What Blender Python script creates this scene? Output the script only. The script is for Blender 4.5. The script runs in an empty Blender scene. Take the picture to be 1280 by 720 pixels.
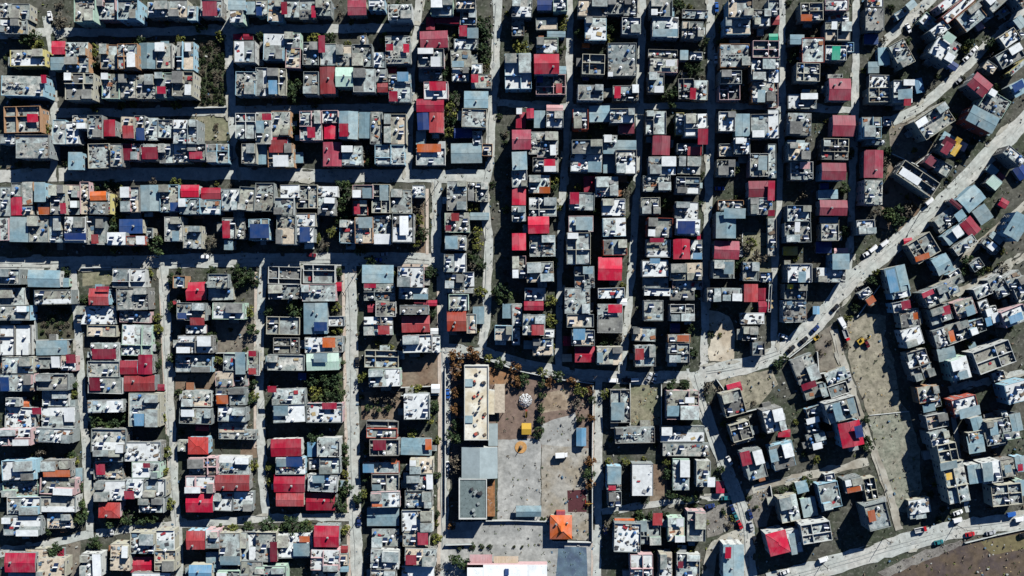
import bpy, math, random
from mathutils import Vector, noise as mnoise
R = math.radians
rng = random.Random(7)
sc = bpy.context.scene
COL = sc.collection

# ------------------------------------------------------------------ camera, sky, sun, exposure
S = 0.35            # metres per photo pixel (1280 wide) on the ground
HC = 410.0          # height of the drone
cam_d = bpy.data.cameras.new('drone_camera'); cam = bpy.data.objects.new('drone_camera', cam_d)
COL.objects.link(cam); sc.camera = cam
cam.location = (0, 0, HC); cam.rotation_euler = (0, 0, 0)
cam_d.sensor_width = 36.0; cam_d.lens = 36.0 * HC / (1280 * S)
cam_d.clip_start = 1.0; cam_d.clip_end = 6000.0
SUN_EL, SUN_AZ = 34.0, 31.0          # azimuth clockwise from +Y (top of the photo)
world = bpy.data.worlds.new('World'); sc.world = world; world.use_nodes = True
wn = world.node_tree; bgn = wn.nodes['Background']
sky = wn.nodes.new('ShaderNodeTexSky'); sky.sky_type = 'NISHITA'; sky.sun_disc = False
sky.sun_elevation = R(SUN_EL); sky.sun_rotation = R(SUN_AZ); sky.ozone_density = 10.0; sky.air_density = 1.0; sky.dust_density = 0.0; sky.altitude = 2000
wn.links.new(sky.outputs[0], bgn.inputs[0]); bgn.inputs[1].default_value = 0.05
sun_d = bpy.data.lights.new('sun', 'SUN'); sun = bpy.data.objects.new('sun', sun_d); COL.objects.link(sun)
sun_d.energy = 5.0; sun_d.angle = R(0.5); sun_d.color = (1.0, 1.0, 0.955)
sd = Vector((math.sin(R(SUN_AZ)) * math.cos(R(SUN_EL)), math.cos(R(SUN_AZ)) * math.cos(R(SUN_EL)), math.sin(R(SUN_EL))))
sun.rotation_euler = sd.to_track_quat('Z', 'Y').to_euler()
sun.location = (120, 200, 200)
vs = sc.view_settings; vs.view_transform = 'Standard'; vs.look = 'None'; vs.gamma = 1.0; vs.use_curve_mapping = False
vs.exposure = 0.36
sc.cycles.max_bounces = 2; sc.cycles.diffuse_bounces = 0; sc.cycles.glossy_bounces = 2

def w2(px, py, z=0.0):
    k = S * (HC - z) / HC
    return ((px - 640) * k, -(py - 360) * k)

# ------------------------------------------------------------------ materials
MATS = {}
def mat(name, col, var=0.25, scale=0.6, rough=0.9, spots=0.0, spotcol=(0.05, 0.05, 0.05), tint=None, tscale=0.12, metal=0.0, streak=False, rnd=0.0, thr=0.6, det=6):
    if name in MATS: return MATS[name]
    m = bpy.data.materials.new(name); m.use_nodes = True; nt = m.node_tree; L = nt.links
    b = nt.nodes['Principled BSDF']; b.inputs['Roughness'].default_value = rough; b.inputs['Metallic'].default_value = metal
    if 'Specular IOR Level' in b.inputs: b.inputs['Specular IOR Level'].default_value = 0.25
    geo = nt.nodes.new('ShaderNodeNewGeometry')
    vec = geo.outputs['Position']
    if streak:
        tc = nt.nodes.new('ShaderNodeTexCoord')
        mp = nt.nodes.new('ShaderNodeMapping'); mp.inputs['Scale'].default_value = (3.2, 0.25, 1)
        L.new(tc.outputs['Object'], mp.inputs[0]); vec = mp.outputs[0]
    n1 = nt.nodes.new('ShaderNodeTexNoise'); n1.inputs['Scale'].default_value = scale; n1.inputs['Detail'].default_value = det; n1.inputs['Roughness'].default_value = 0.68
    L.new(vec, n1.inputs['Vector'])
    mr = nt.nodes.new('ShaderNodeMapRange'); mr.inputs['From Min'].default_value = 0.3; mr.inputs['From Max'].default_value = 0.7
    mr.inputs['To Min'].default_value = 1 - var; mr.inputs['To Max'].default_value = 1 + var
    L.new(n1.outputs['Fac'], mr.inputs['Value'])
    mul = nt.nodes.new('ShaderNodeVectorMath'); mul.operation = 'SCALE'
    base = nt.nodes.new('ShaderNodeRGB'); base.outputs[0].default_value = (*col, 1)
    src = base.outputs[0]
    if tint is not None:
        n3 = nt.nodes.new('ShaderNodeTexNoise'); n3.inputs['Scale'].default_value = tscale; n3.inputs['Detail'].default_value = 4
        L.new(geo.outputs['Position'], n3.inputs['Vector'])
        r3 = nt.nodes.new('ShaderNodeMapRange'); r3.inputs['From Min'].default_value = 0.42; r3.inputs['From Max'].default_value = 0.6
        L.new(n3.outputs['Fac'], r3.inputs['Value'])
        mx = nt.nodes.new('ShaderNodeMix'); mx.data_type = 'RGBA'
        L.new(r3.outputs[0], mx.inputs[0]); L.new(src, mx.inputs[6]); mx.inputs[7].default_value = (*tint, 1); src = mx.outputs[2]
    if rnd > 0:
        oi = nt.nodes.new('ShaderNodeObjectInfo'); rr = nt.nodes.new('ShaderNodeMapRange')
        rr.inputs['To Min'].default_value = 1 - rnd; rr.inputs['To Max'].default_value = 1 + rnd
        L.new(oi.outputs['Random'], rr.inputs['Value'])
        m2 = nt.nodes.new('ShaderNodeMath'); m2.operation = 'MULTIPLY'
        L.new(mr.outputs[0], m2.inputs[0]); L.new(rr.outputs[0], m2.inputs[1]); fac = m2.outputs[0]
    else: fac = mr.outputs[0]
    L.new(src, mul.inputs[0]); L.new(fac, mul.inputs['Scale']); out = mul.outputs[0]
    if spots > 0:
        n2 = nt.nodes.new('ShaderNodeTexNoise'); n2.inputs['Scale'].default_value = scale * 2.3; n2.inputs['Detail'].default_value = 3; n2.inputs['Roughness'].default_value = .6
        L.new(geo.outputs['Position'], n2.inputs['Vector'])
        r2 = nt.nodes.new('ShaderNodeMapRange'); r2.inputs['From Min'].default_value = thr; r2.inputs['From Max'].default_value = thr + 0.07; r2.inputs['To Max'].default_value = spots
        L.new(n2.outputs['Fac'], r2.inputs['Value'])
        mx = nt.nodes.new('ShaderNodeMix'); mx.data_type = 'RGBA'
        L.new(r2.outputs[0], mx.inputs[0]); L.new(out, mx.inputs[6]); mx.inputs[7].default_value = (*spotcol, 1); out = mx.outputs[2]
    L.new(out, b.inputs['Base Color'])
    MATS[name] = m
    return m

ROOFS = [mat('concrete_grey', (.235, .265, .25), .38, .5, spots=.5, spotcol=(.07, .075, .08), tint=(.42, .41, .37), tscale=.3, thr=.55, rnd=.3),
         mat('concrete_pale', (.43, .49, .475), .38, .5, spots=.5, spotcol=(.12, .12, .12), tint=(.27, .28, .27), tscale=.3, thr=.56, rnd=.3),
         mat('concrete_blue', (.23, .28, .285), .38, .5, spots=.5, spotcol=(.08, .09, .11), tint=(.42, .45, .44), tscale=.3, thr=.55, rnd=.3),
         mat('concrete_beige', (.36, .37, .31), .38, .5, spots=.5, spotcol=(.10, .08, .07), tint=(.26, .25, .22), tscale=.3, thr=.56, rnd=.3),
         mat('concrete_dark', (.15, .15, .145), .38, .5, spots=.5, spotcol=(.32, .32, .30), tint=(.24, .24, .22), rnd=.25)]
M_WHITE = mat('white_lime_roof', (.66, .68, .68), .2, .5, spots=.4, spotcol=(.26, .28, .31), thr=.62, rnd=.1)
M_TAN = mat('tan_screed', (.55, .47, .37), .3, .8, spots=.45, spotcol=(.22, .17, .13), rnd=.15)
def sheet(n, c, v=.18, rough=.5):
    g_ = sum(c) / 3; f = tuple(x * .8 + g_ * .36 for x in c)      # sun-faded, dusty sheets in places
    return mat(n, c, v, .7, rough, streak=True, rnd=.3 if c[0] > .2 and c[2] < .1 else .12, spots=.55, spotcol=tuple(x * .55 + .03 for x in c), thr=.60, tint=f, tscale=.22)
SHEET = {'r': sheet('sheet_rose', (.27, .04, .065), .3), 'R': sheet('sheet_crimson', (.34, .013, .042), .3), 'e': sheet('sheet_bright_red', (.50, .014, .045), .2), 'h': sheet('sheet_scarlet', (.40, .045, .04), .3), 'z': sheet('sheet_orange_red', (.46, .06, .03), .25),
         'o': sheet('sheet_orange', (.55, .12, .025)), 'g': mat('sheet_bluegrey', (.20, .31, .36), .25, .5, .5, tint=(.29, .36, .37), spots=.4, spotcol=(.16, .19, .19), thr=.62, rnd=.22),
         'i': mat('sheet_palegrey', (.33, .39, .40), .15, .4, .5), 'b': sheet('sheet_blue', (.015, .055, .19)), 'c': sheet('sheet_skyblue', (.13, .30, .46)), 'y': sheet('sheet_yellow', (.70, .42, .03)), 'n': sheet('sheet_green', (.02, .36, .22)),
         'w': sheet('sheet_white', (.76, .78, .78), .08), 'v': sheet('sheet_navy', (.015, .04, .16)), 't': sheet('sheet_buff', (.55, .42, .30)),
         'k': sheet('sheet_maroon', (.10, .012, .025)), 'p': sheet('sheet_pink', (.55, .30, .30)), 'm': sheet('sheet_mint', (.42, .58, .48)),
         'f': sheet('sheet_grey', (.33, .34, .33), .3)}
REDS = [SHEET['R'], SHEET['R'], sheet('sheet_wine', (.23, .012, .035), .3), sheet('sheet_worn_red', (.33, .045, .05), .35), sheet('sheet_cherry', (.42, .012, .04), .25)]
WALLS = {'W': mat('plaster_white', (.58, .59, .56), .18, .8, rnd=.1), 'G': mat('plaster_grey', (.27, .30, .295), .25, .8, rnd=.2),
         'C': mat('plaster_cream', (.48, .46, .37), .18, .8, rnd=.12), 'O': mat('plaster_orange', (.48, .28, .16), .18, .8, rnd=.1),
         'B': mat('plaster_blue', (.36, .56, .66), .18, .8, rnd=.1), 'P': mat('plaster_pink', (.62, .42, .42), .18, .8, rnd=.1),
         'N': mat('plaster_mint', (.46, .62, .50), .18, .8, rnd=.1), 'Y': mat('plaster_yellow', (.66, .58, .24), .18, .8, rnd=.1),
         'R': mat('plaster_red', (.42, .10, .07), .18, .8, rnd=.1), 'T': mat('block_raw', (.25, .245, .225), .35, 1.4, rnd=.2)}
WNAME = {'O': 'orange', 'B': 'pale-blue', 'P': 'pink', 'N': 'mint', 'Y': 'yellow', 'R': 'red', 'C': 'cream'}
M_PANE = mat('window_glass', (.02, .03, .045), .1, 1, .15)
M_FRAME = mat('window_frame_paint', (.6, .6, .58), .1, 1, .5)
M_DOOR = mat('door_paint', (.13, .07, .04), .3, 2, .6, rnd=.5)
M_TANK = mat('tank_white', (.78, .79, .80), .08, 1, .4)
M_TANKD = mat('tank_dark', (.04, .045, .05), .1, 1, .5)
M_TANKB = mat('tank_blue', (.04, .16, .42), .1, 1, .4)
M_PANEL = mat('solar_panel_glass', (.015, .025, .06), .1, 1, .2)
M_STEEL = mat('steel_grey', (.30, .31, .32), .2, 1, .5)
M_JUNK = [mat('debris_pale', (.42, .42, .39), .4, 2, rnd=.2), mat('debris_dark', (.06, .06, .065), .4, 2, rnd=.2), mat('debris_brown', (.20, .15, .11), .4, 2, rnd=.2), mat('debris_blue', (.10, .17, .24), .3, 2)]
M_MATS = M_JUNK + [mat('mat_rust', (.30, .13, .07), .3, 2), mat('mat_pale_blue', (.35, .45, .52), .2, 2), mat('mat_red', (.33, .04, .05), .2, 2), mat('mat_ochre', (.42, .32, .17), .2, 2), mat('mat_grey', (.28, .28, .28), .3, 2)]
M_BARK = mat('tree_bark', (.10, .075, .055), .3, 3)
LEAF = {'g': [mat('leaf_dark', (.04, .068, .03), .4, .9, .8), mat('leaf_mid', (.075, .11, .04), .4, .9, .8)],
        'y': [mat('leaf_olive', (.13, .15, .04), .4, .9, .8), mat('leaf_lime', (.26, .26, .06), .4, .9, .8)],
        'a': [mat('leaf_rust', (.17, .085, .04), .4, .9, .8), mat('leaf_amber', (.25, .13, .045), .4, .9, .8)],
        'd': [mat('twig_grey', (.15, .135, .105), .4, .9, .9), mat('twig_brown', (.20, .165, .12), .4, .9, .9)]}
G_MAIN = mat('yard_earth', (.085, .083, .068), .55, .35, spots=.5, spotcol=(.20, .195, .17), tint=(.05, .06, .038), tscale=.07, thr=.56)
G_ROAD = mat('road_concrete', (.45, .47, .44), .28, .35, spots=.5, spotcol=(.30, .30, .27), tint=(.49, .48, .44), tscale=.09, thr=.57)
G_DIRT = mat('dirt_track', (.45, .43, .37), .22, .4, spots=.3, spotcol=(.28, .26, .21), tint=(.30, .27, .22), tscale=.12)
G_PAVE = mat('pavement_slabs', (.50, .40, .33), .2, .8, spots=.3, spotcol=(.34, .29, .26), tint=(.56, .49, .42))
LOT = {'crop': mat('crop_earth', (.085, .08, .055), .5, .5, spots=.6, spotcol=(.16, .15, .10), tint=(.06, .075, .04)),
       'grass': mat('rough_grass', (.19, .19, .12), .45, .6, spots=.5, spotcol=(.10, .12, .06), tint=(.25, .23, .16)),
       'brown': mat('brown_earth', (.19, .13, .09), .35, .5, spots=.4, spotcol=(.28, .22, .16), tint=(.24, .19, .14)),
       'greybrown': mat('grey_earth', (.17, .145, .12), .4, .5, spots=.5, spotcol=(.28, .26, .22), tint=(.22, .20, .16)),
       'sand': mat('sand_heap', (.57, .51, .41), .3, .3, spots=.4, spotcol=(.36, .30, .22), tint=(.44, .37, .28)),
       'dry': mat('dry_field', (.28, .255, .19), .5, .3, spots=.6, spotcol=(.12, .12, .08), tint=(.29, .26, .20), tscale=.1, thr=.55),
       'sage': mat('sage_field', (.25, .255, .20), .5, .35, spots=.6, spotcol=(.10, .12, .09), tint=(.25, .24, .19), tscale=.1, thr=.55),
       'red': mat('ploughed_field', (.115, .085, .06), .4, .3, spots=.5, spotcol=(.16, .12, .07), tint=(.085, .065, .06)),
       'tan': mat('tan_earth', (.27, .205, .145), .4, .3, spots=.5, spotcol=(.18, .13, .09), tint=(.33, .27, .20), tscale=.15),
       'ochre': mat('ochre_grass', (.16, .135, .07), .35, .5, spots=.4, spotcol=(.14, .13, .07)),
       'gravel': mat('gravel_lot', (.24, .225, .20), .4, .9, spots=.6, spotcol=(.42, .41, .39), tint=(.17, .155, .14)),
       'yard': mat('school_dirt', (.185, .13, .105), .4, .35, spots=.5, spotcol=(.25, .18, .13), tint=(.20, .145, .115), tscale=.15, thr=.56),
       'court': mat('school_concrete', (.30, .30, .285), .3, .5, spots=.3, spotcol=(.27, .26, .24), tint=(.42, .415, .39)),
       'courttan': mat('school_tan', (.30, .26, .20), .35, .5, spots=.35, spotcol=(.28, .25, .21), tint=(.36, .34, .30)),
       'maroon': mat('maroon_paving', (.09, .03, .035), .2, 1),
       'shadecourt': mat('shade_tinted_paving', (.12, .18, .23), .35, .5, spots=.6, spotcol=(.22, .29, .33), tint=(.07, .10, .15), tscale=.25),  # paved court lying in shadow; the shade is painted in as dark blue-grey blotches
       'rust': mat('rust_earth', (.30, .15, .07), .35, .5, spots=.4, spotcol=(.18, .12, .08), tint=(.24, .16, .10))}

# ------------------------------------------------------------------ mesh helper
class MB:
    def __init__(s): s.v = []; s.f = []; s.m = []; s.mats = []
    def mi(s, m):
        if m not in s.mats: s.mats.append(m)
        return s.mats.index(m)
    def face(s, pts, m):
        i = len(s.v); s.v += [tuple(p) for p in pts]; s.f.append(tuple(range(i, i + len(pts)))); s.m.append(s.mi(m))
    def box(s, x0, y0, z0, x1, y1, z1, m, top=True, bottom=False, rot=0.0, tm=None):
        cx, cy = (x0 + x1) / 2, (y0 + y1) / 2; c, n = math.cos(rot), math.sin(rot)
        def P(x, y, z):
            if rot: dx, dy = x - cx, y - cy; return (cx + dx * c - dy * n, cy + dx * n + dy * c, z)
            return (x, y, z)
        i = len(s.v)
        s.v += [P(x0, y0, z0), P(x1, y0, z0), P(x1, y1, z0), P(x0, y1, z0), P(x0, y0, z1), P(x1, y0, z1), P(x1, y1, z1), P(x0, y1, z1)]
        k = s.mi(m)
        for q in ((0, 1, 5, 4), (1, 2, 6, 5), (2, 3, 7, 6), (3, 0, 4, 7)): s.f.append(tuple(i + a for a in q)); s.m.append(k)
        if top: s.f.append((i + 4, i + 5, i + 6, i + 7)); s.m.append(s.mi(tm) if tm else k)
        if bottom: s.f.append((i + 3, i + 2, i + 1, i)); s.m.append(k)
    def cyl(s, cx, cy, z0, z1, r0, r1, m, n=10, axis='z', cap=True):
        def P(a, r, t):
            u, w = r * math.cos(a), r * math.sin(a)
            if axis == 'z': return (cx + u, cy + w, t)
            if axis == 'x': return (t, cx + u, cy + w)      # cx,cy are y,z
            return (cx + u, t, cy + w)                       # 'y': cx,cy are x,z
        A = [2 * math.pi * k / n for k in range(n)]
        i = len(s.v); s.v += [P(a, r0, z0) for a in A] + [P(a, r1, z1) for a in A]; k = s.mi(m)
        for a in range(n):
            b = (a + 1) % n; s.f.append((i + a, i + b, i + n + b, i + n + a)); s.m.append(k)
        if cap:
            s.f.append(tuple(i + n + a for a in range(n))); s.m.append(k)
            s.f.append(tuple(i + a for a in reversed(range(n)))); s.m.append(k)
    def tube(s, p, q, r, m, n=6):
        p, q = Vector(p), Vector(q); d = (q - p); 
        if d.length < 1e-6: return
        d.normalize(); a = d.orthogonal().normalized(); b = d.cross(a)
        i = len(s.v); k = s.mi(m)
        for e in (p, q):
            for t in range(n):
                an = 2 * math.pi * t / n; s.v.append(tuple(e + a * (r * math.cos(an)) + b * (r * math.sin(an))))
        for t in range(n):
            u = (t + 1) % n; s.f.append((i + t, i + u, i + n + u, i + n + t)); s.m.append(k)
    def mesh(s, name):
        me = bpy.data.meshes.new(name); me.from_pydata(s.v, [], s.f)
        for m in s.mats: me.materials.append(m)
        me.polygons.foreach_set('material_index', s.m); me.update(); return me
    def build(s, name, parent=None, loc=None):
        return link(name, s.mesh(name), parent, loc)
def link(name, me, parent=None, loc=None, rz=0.0, scale=None):
    o = bpy.data.objects.new(name, me); COL.objects.link(o)
    if parent: o.parent = parent
    if loc: o.location = loc
    if rz: o.rotation_euler = (0, 0, rz)
    if scale: o.scale = scale
    return o
def thing(name, x, y, rz=0.0, z=0.0):
    o = bpy.data.objects.new(name, None); COL.objects.link(o); o.location = (x, y, z); o.rotation_euler = (0, 0, rz); o.empty_display_size = .5
    return o
THINGS = []     # everything that gets a label at the end: (obj, px, py, look, category, group, mode)
def reg(o, px, py, look, cat, group=None, where=None):
    o['category'] = cat
    if group: o['group'] = group
    THINGS.append(dict(o=o, px=px, py=py, look=look, cat=cat, where=where))
def struct(o): o['kind'] = 'structure'; return o

# ------------------------------------------------------------------ ground, lots, streets
g = MB(); g.face([(-1500, -1500, 0), (1500, -1500, 0), (1500, 1500, 0), (-1500, 1500, 0)], G_MAIN); struct(g.build('ground'))
zlay = [0.004]
def nextz(): zlay[0] += 0.004; return zlay[0]
def ragged(pts, amp, step=2.5):
    out = []
    for i in range(len(pts)):
        a, b = Vector(pts[i]), Vector(pts[(i + 1) % len(pts)]); n = max(1, int((b - a).length / step))
        for k in range(n):
            p = a.lerp(b, k / n); q = mnoise.noise_vector(Vector((p.x * .35, p.y * .35, 1.7)))
            out.append((p.x + q.x * amp, p.y + q.y * amp))
    return out
def lot(name, kind, pts, amp=.5):
    z = nextz(); P = ragged([w2(*p) for p in pts], amp); m = MB(); m.face([(x, y, z) for x, y in P], LOT[kind]); return struct(m.build(name))
lot('field', 'crop', [(242, 50), (282, 50), (284, 134), (242, 136)])
lot('grass_lot', 'grass', [(243, 146), (289, 145), (290, 176), (250, 176)])
lot('vegetable_plot', 'crop', [(47, 382), (93, 382), (93, 424), (47, 424)])
lot('grass_lot', 'grass', [(103, 333), (142, 333), (142, 356), (103, 358)])
lot('earth_lot', 'brown', [(219, 469), (270, 466), (270, 487), (219, 487)])
lot('earth_lot', 'greybrown', [(270, 400), (321, 400), (321, 441), (270, 441)])
lot('vegetable_plot', 'brown', [(452, 490), (500, 490), (502, 525), (452, 525)])
lot('earth_lot', 'brown', [(502, 440), (549, 440), (549, 485), (502, 485)])
lot('orchard_ground', 'crop', [(382, 464), (432, 464), (432, 506), (382, 506)])
lot('earth_lot', 'brown', [(302, 548), (322, 546), (322, 572), (300, 572)])
lot('grass_lot', 'grass', [(925, 290), (966, 292), (966, 345), (932, 345)])
lot('sand_lot', 'sand', [(886, 386), (900, 388), (912, 394), (918, 420), (918, 450), (886, 452)], 1.2)
lot('grass_lot', 'grass', [(788, 480), (826, 480), (826, 531), (788, 531)])
lot('grass_lot', 'dry', [(885, 474), (965, 462), (972, 480), (950, 505), (925, 515), (900, 500)])
lot('earth_lot', 'greybrown', [(1018, 420), (1040, 405), (1046, 440), (1056, 460), (1022, 466)])
lot('earth_lot', 'dry', [(1040, 408), (1052, 440), (1058, 462), (1046, 462), (1040, 430)])
lot('dry_field', 'dry', [(1056, 398), (1080, 392), (1108, 394), (1106, 420), (1118, 450), (1124, 500), (1136, 516), (1086, 520), (1062, 460)], 1.2)
lot('sage_field', 'sage', [(1084, 519), (1136, 515), (1150, 560), (1152, 610), (1140, 640), (1122, 640), (1104, 590)], 1.2)
lot('earth_lot', 'greybrown', [(1112, 150), (1142, 146), (1170, 184), (1142, 206), (1112, 194)])
lot('earth_lot', 'brown', [(1110, 205), (1125, 212), (1150, 262), (1130, 290), (1098, 285)])
lot('rubble_lot', 'gravel', [(932, 612), (962, 606), (966, 630), (958, 658), (946, 660), (938, 640)])
lot('gravel_lot', 'gravel', [(882, 636), (912, 626), (922, 655), (900, 668), (884, 672)])
lot('earth_lot', 'greybrown', [(82, 678), (101, 676), (101, 720), (84, 720)])
lot('ploughed_field', 'red', [(1070, 730), (1130, 708), (1205, 676), (1300, 658), (1300, 730)])
lot('grass_lot', 'ochre', [(1225, 676), (1282, 666), (1282, 686), (1240, 694)])
lot('verge', 'gravel', [(1095, 716), (1150, 690), (1200, 676), (1206, 680), (1180, 692), (1140, 708), (1110, 722)], 1.0)
lot('earth_lot', 'brown', [(515, 232), (530, 236), (532, 320), (520, 318)])
lot('earth_lot', 'brown', [(815, 580), (834, 582), (834, 624), (812, 628)])
# school ground
lot('school_yard', 'yard', [(563, 446), (600, 444), (650, 462), (700, 474), (740, 478), (742, 560), (622, 560), (622, 590), (563, 590)])
lot('earth_bank', 'rust', [(612, 458), (646, 462), (644, 474), (628, 482), (612, 480)])
lot('earth_lot', 'tan', [(682, 490), (714, 484), (712, 512), (676, 516)], 1.5)
lot('school_court', 'court', [(676, 530), (720, 516), (720, 556), (690, 570), (676, 560)], 1.0)
lot('school_court', 'court', [(622, 550), (676, 548), (676, 652), (622, 652)])
lot('school_court', 'courttan', [(677, 556), (736, 560), (732, 655), (677, 655)])
lot('school_court', 'court', [(556, 652), (690, 652), (690, 676), (742, 678), (742, 735), (556, 735)])
lot('playground_floor', 'maroon', [(709, 613), (733, 612), (733, 640), (710, 640)], .1)
lot('shade_tinted_court', 'shadecourt', [(698, 683), (733, 684), (735, 730), (694, 730)], .1)
lot('school_garden', 'courttan', [(714, 642), (742, 642), (742, 675), (715, 674)])

LANES = {}; LW = {}
def street(name, pts, w, m=G_ROAD, key=None, jit=.35):
    """one ragged ribbon along a polyline given in photo pixels at ground level"""
    if key: LANES[key] = pts; LW[key] = w
    P = [Vector(w2(*p)) for p in pts]; pts2 = []
    for a, b in zip(P, P[1:]):
        n = max(1, int((b - a).length / 3.0)); pts2 += [a.lerp(b, k / n) for k in range(n)]
    pts2.append(P[-1]); z = nextz(); mb = MB(); L_, R_ = [], []
    for i, p in enumerate(pts2):
        d = (pts2[min(i + 1, len(pts2) - 1)] - pts2[max(i - 1, 0)]).normalized(); nn = Vector((-d.y, d.x))
        a = (w * .92 if w < 14 else w) * S / 2 + mnoise.noise(Vector((p.x * .22, p.y * .22, 3.1))) * jit * 2; b = (w * .92 if w < 14 else w) * S / 2 + mnoise.noise(Vector((p.x * .22, p.y * .22, 9.4))) * jit * 2
        L_.append(p + nn * a); R_.append(p - nn * b)
    for i in range(len(pts2) - 1):
        mb.face([(*R_[i], z), (*R_[i + 1], z), (*L_[i + 1], z), (*L_[i], z)], m)
    return struct(mb.build(name))
street('road', [(-20, 46), (60, 40), (160, 41), (300, 37), (420, 36), (520, 34)], 12, key='H1')
street('road', [(65, 141), (160, 141), (290, 138), (420, 136), (520, 134)], 12, key='H2')
street('road', [(-20, 221), (70, 218), (180, 218), (300, 217), (420, 220), (520, 220), (605, 220)], 16, key='H3')
street('road', [(-20, 331), (100, 329), (240, 326), (360, 325), (480, 324), (560, 326)], 17, key='H4')
street('road', [(622, 128), (700, 134), (800, 133), (890, 132), (980, 134), (1065, 138)], 9, key='HM')
street('road', [(-20, 694), (50, 683), (110, 668), (170, 660), (220, 656), (330, 648), (450, 646)], 11, key='H5')
street('road', [(546, 436), (600, 440), (650, 455), (720, 469), (800, 473), (870, 470)], 15, key='H6')
street('road', [(752, 640), (800, 632), (850, 626), (912, 620)], 9, key='H7')
street('track', [(940, 612), (990, 598), (1040, 588), (1085, 576)], 11, G_DIRT, key='H8')
street('lane', [(58, 20), (64, 60), (68, 140), (68, 222)], 10, key='V1')
street('lane', [(285, -10), (286, 55), (290, 135), (294, 222)], 11, key='V2')
street('lane', [(526, -10), (521, 30), (515, 80), (512, 140), (510, 222)], 11, key='V3')
street('road', [(622, -10), (618, 100), (614, 150), (612, 205), (604, 240), (611, 300), (608, 400), (600, 444)], 12, key='V4')
street('road', [(546, 222), (545, 330), (553, 350), (555, 430), (558, 480), (555, 600), (554, 735)], 13, key='VS')
street('lane', [(712, -10), (712, 100), (708, 180), (704, 230), (701, 300), (698, 460)], 9, key='V5')
street('lane', [(803, -10), (800, 130), (797, 220), (790, 330), (784, 400), (776, 472)], 10, key='V6')
street('lane', [(888, -10), (889, 140), (886, 240), (882, 330), (880, 465)], 11, key='V7')
street('lane', [(977, -10), (978, 140), (973, 260), (968, 340), (967, 440)], 9, key='V8')
street('lane', [(1070, -10), (1069, 130), (1066, 200), (1063, 300), (1060, 350)], 10, key='V9')
street('lane', [(1170, -8), (1140, 22), (1110, 48), (1098, 60)], 13, key='D0')
street('road', [(1295, -4), (1240, 50), (1190, 100), (1150, 135), (1115, 152)], 12, key='D1')
street('main_road', [(1300, 132), (1230, 200), (1180, 250), (1130, 296), (1062, 352), (1020, 405), (975, 442), (930, 458), (860, 472)], 21, key='D2', jit=.5)
street('lane', [(1300, 240), (1240, 292), (1185, 338)], 10, G_DIRT, key='D3')
street('lane', [(1300, 306), (1240, 344), (1190, 368)], 8, G_DIRT, key='D4')
street('road', [(90, 330), (97, 400), (101, 470), (108, 560), (113, 664)], 11, key='W1')
street('road', [(204, 328), (208, 400), (212, 500), (217, 600), (222, 660), (224, 735)], 13, key='W2')
street('road', [(330, 326), (325, 400), (325, 500), (328, 600), (334, 650)], 11, key='W3')
street('road', [(438, 326), (440, 450), (443, 600), (447, 735)], 15, key='W4')
street('lane', [(748, 472), (748, 560), (747, 640), (746, 735)], 11, key='VR')
street('road', [(868, 468), (882, 520), (905, 580), (922, 622), (934, 660), (938, 735)], 17, key='S1')
street('track', [(1042, 412), (1058, 468), (1078, 530), (1098, 580), (1112, 620), (1124, 662)], 11, G_DIRT, key='S2')
street('track', [(928, 668), (905, 676), (890, 690), (882, 735)], 14, G_DIRT, key='S3', jit=.6)
street('main_road', [(960, 728), (1040, 706), (1120, 682), (1190, 662), (1300, 648)], 23, key='BR', jit=.6)
street('lane', [(1168, 370), (1180, 420), (1186, 455), (1200, 500)], 6, key='X1')
street('lane', [(1186, 488), (1240, 474), (1290, 462)], 8, key='X2')
street('lane', [(1190, 500), (1196, 560), (1210, 640)], 7, key='X3')
# worn tyre tracks, drifts of earth and mended patches on the roads
M_TRK = mat('tyre_track', (.40, .415, .39), .25, .5, spots=.5, spotcol=(.26, .26, .24)); M_MEND = mat('mended_concrete', (.34, .35, .34), .25, .6); M_DUST = mat('dust_drift', (.40, .385, .33), .35, .5, spots=.5, spotcol=(.22, .20, .16))
def on_road(mb, m, k, key, t, off, ln, wd, z):
    P = [Vector(w2(*p)) for p in LANES[key]]; L = [(b - a).length for a, b in zip(P, P[1:])]; d = t * sum(L)
    for a, b, l in zip(P, P[1:], L):
        if d <= l: break
        d -= l
    u = (b - a).normalized(); n_ = Vector((-u.y, u.x)); c = a + u * d + n_ * off; q = []
    for j in range(k): an = 2 * math.pi * j / k; r_ = rng.uniform(.6, 1.15); q.append((c.x + u.x * math.cos(an) * ln * r_ + n_.x * math.sin(an) * wd * r_, c.y + u.y * math.cos(an) * ln * r_ + n_.y * math.sin(an) * wd * r_, z))
    mb.face(q, m)
mbp = MB(); zz = nextz() + .004
for i_ in range(420):
    key = rng.choice(list(LANES)); w_ = LW[key] * S; sd_ = rng.choice((-1, 1)); zz += .0003
    if rng.random() < .62: on_road(mbp, M_DUST if rng.random() < .75 else G_MAIN, 11, key, rng.random(), sd_ * w_ * rng.uniform(.38, .55), rng.uniform(1, 4.5), rng.uniform(.4, 1.3), zz)
    else: on_road(mbp, M_MEND, rng.choice((4, 4, 5, 9)), key, rng.random(), sd_ * w_ * rng.uniform(0, .3), rng.uniform(.6, 2.5), rng.uniform(.4, 1.0), zz)
struct(mbp.build('road_patches'))
zlay[0] = zz + .004
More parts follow.
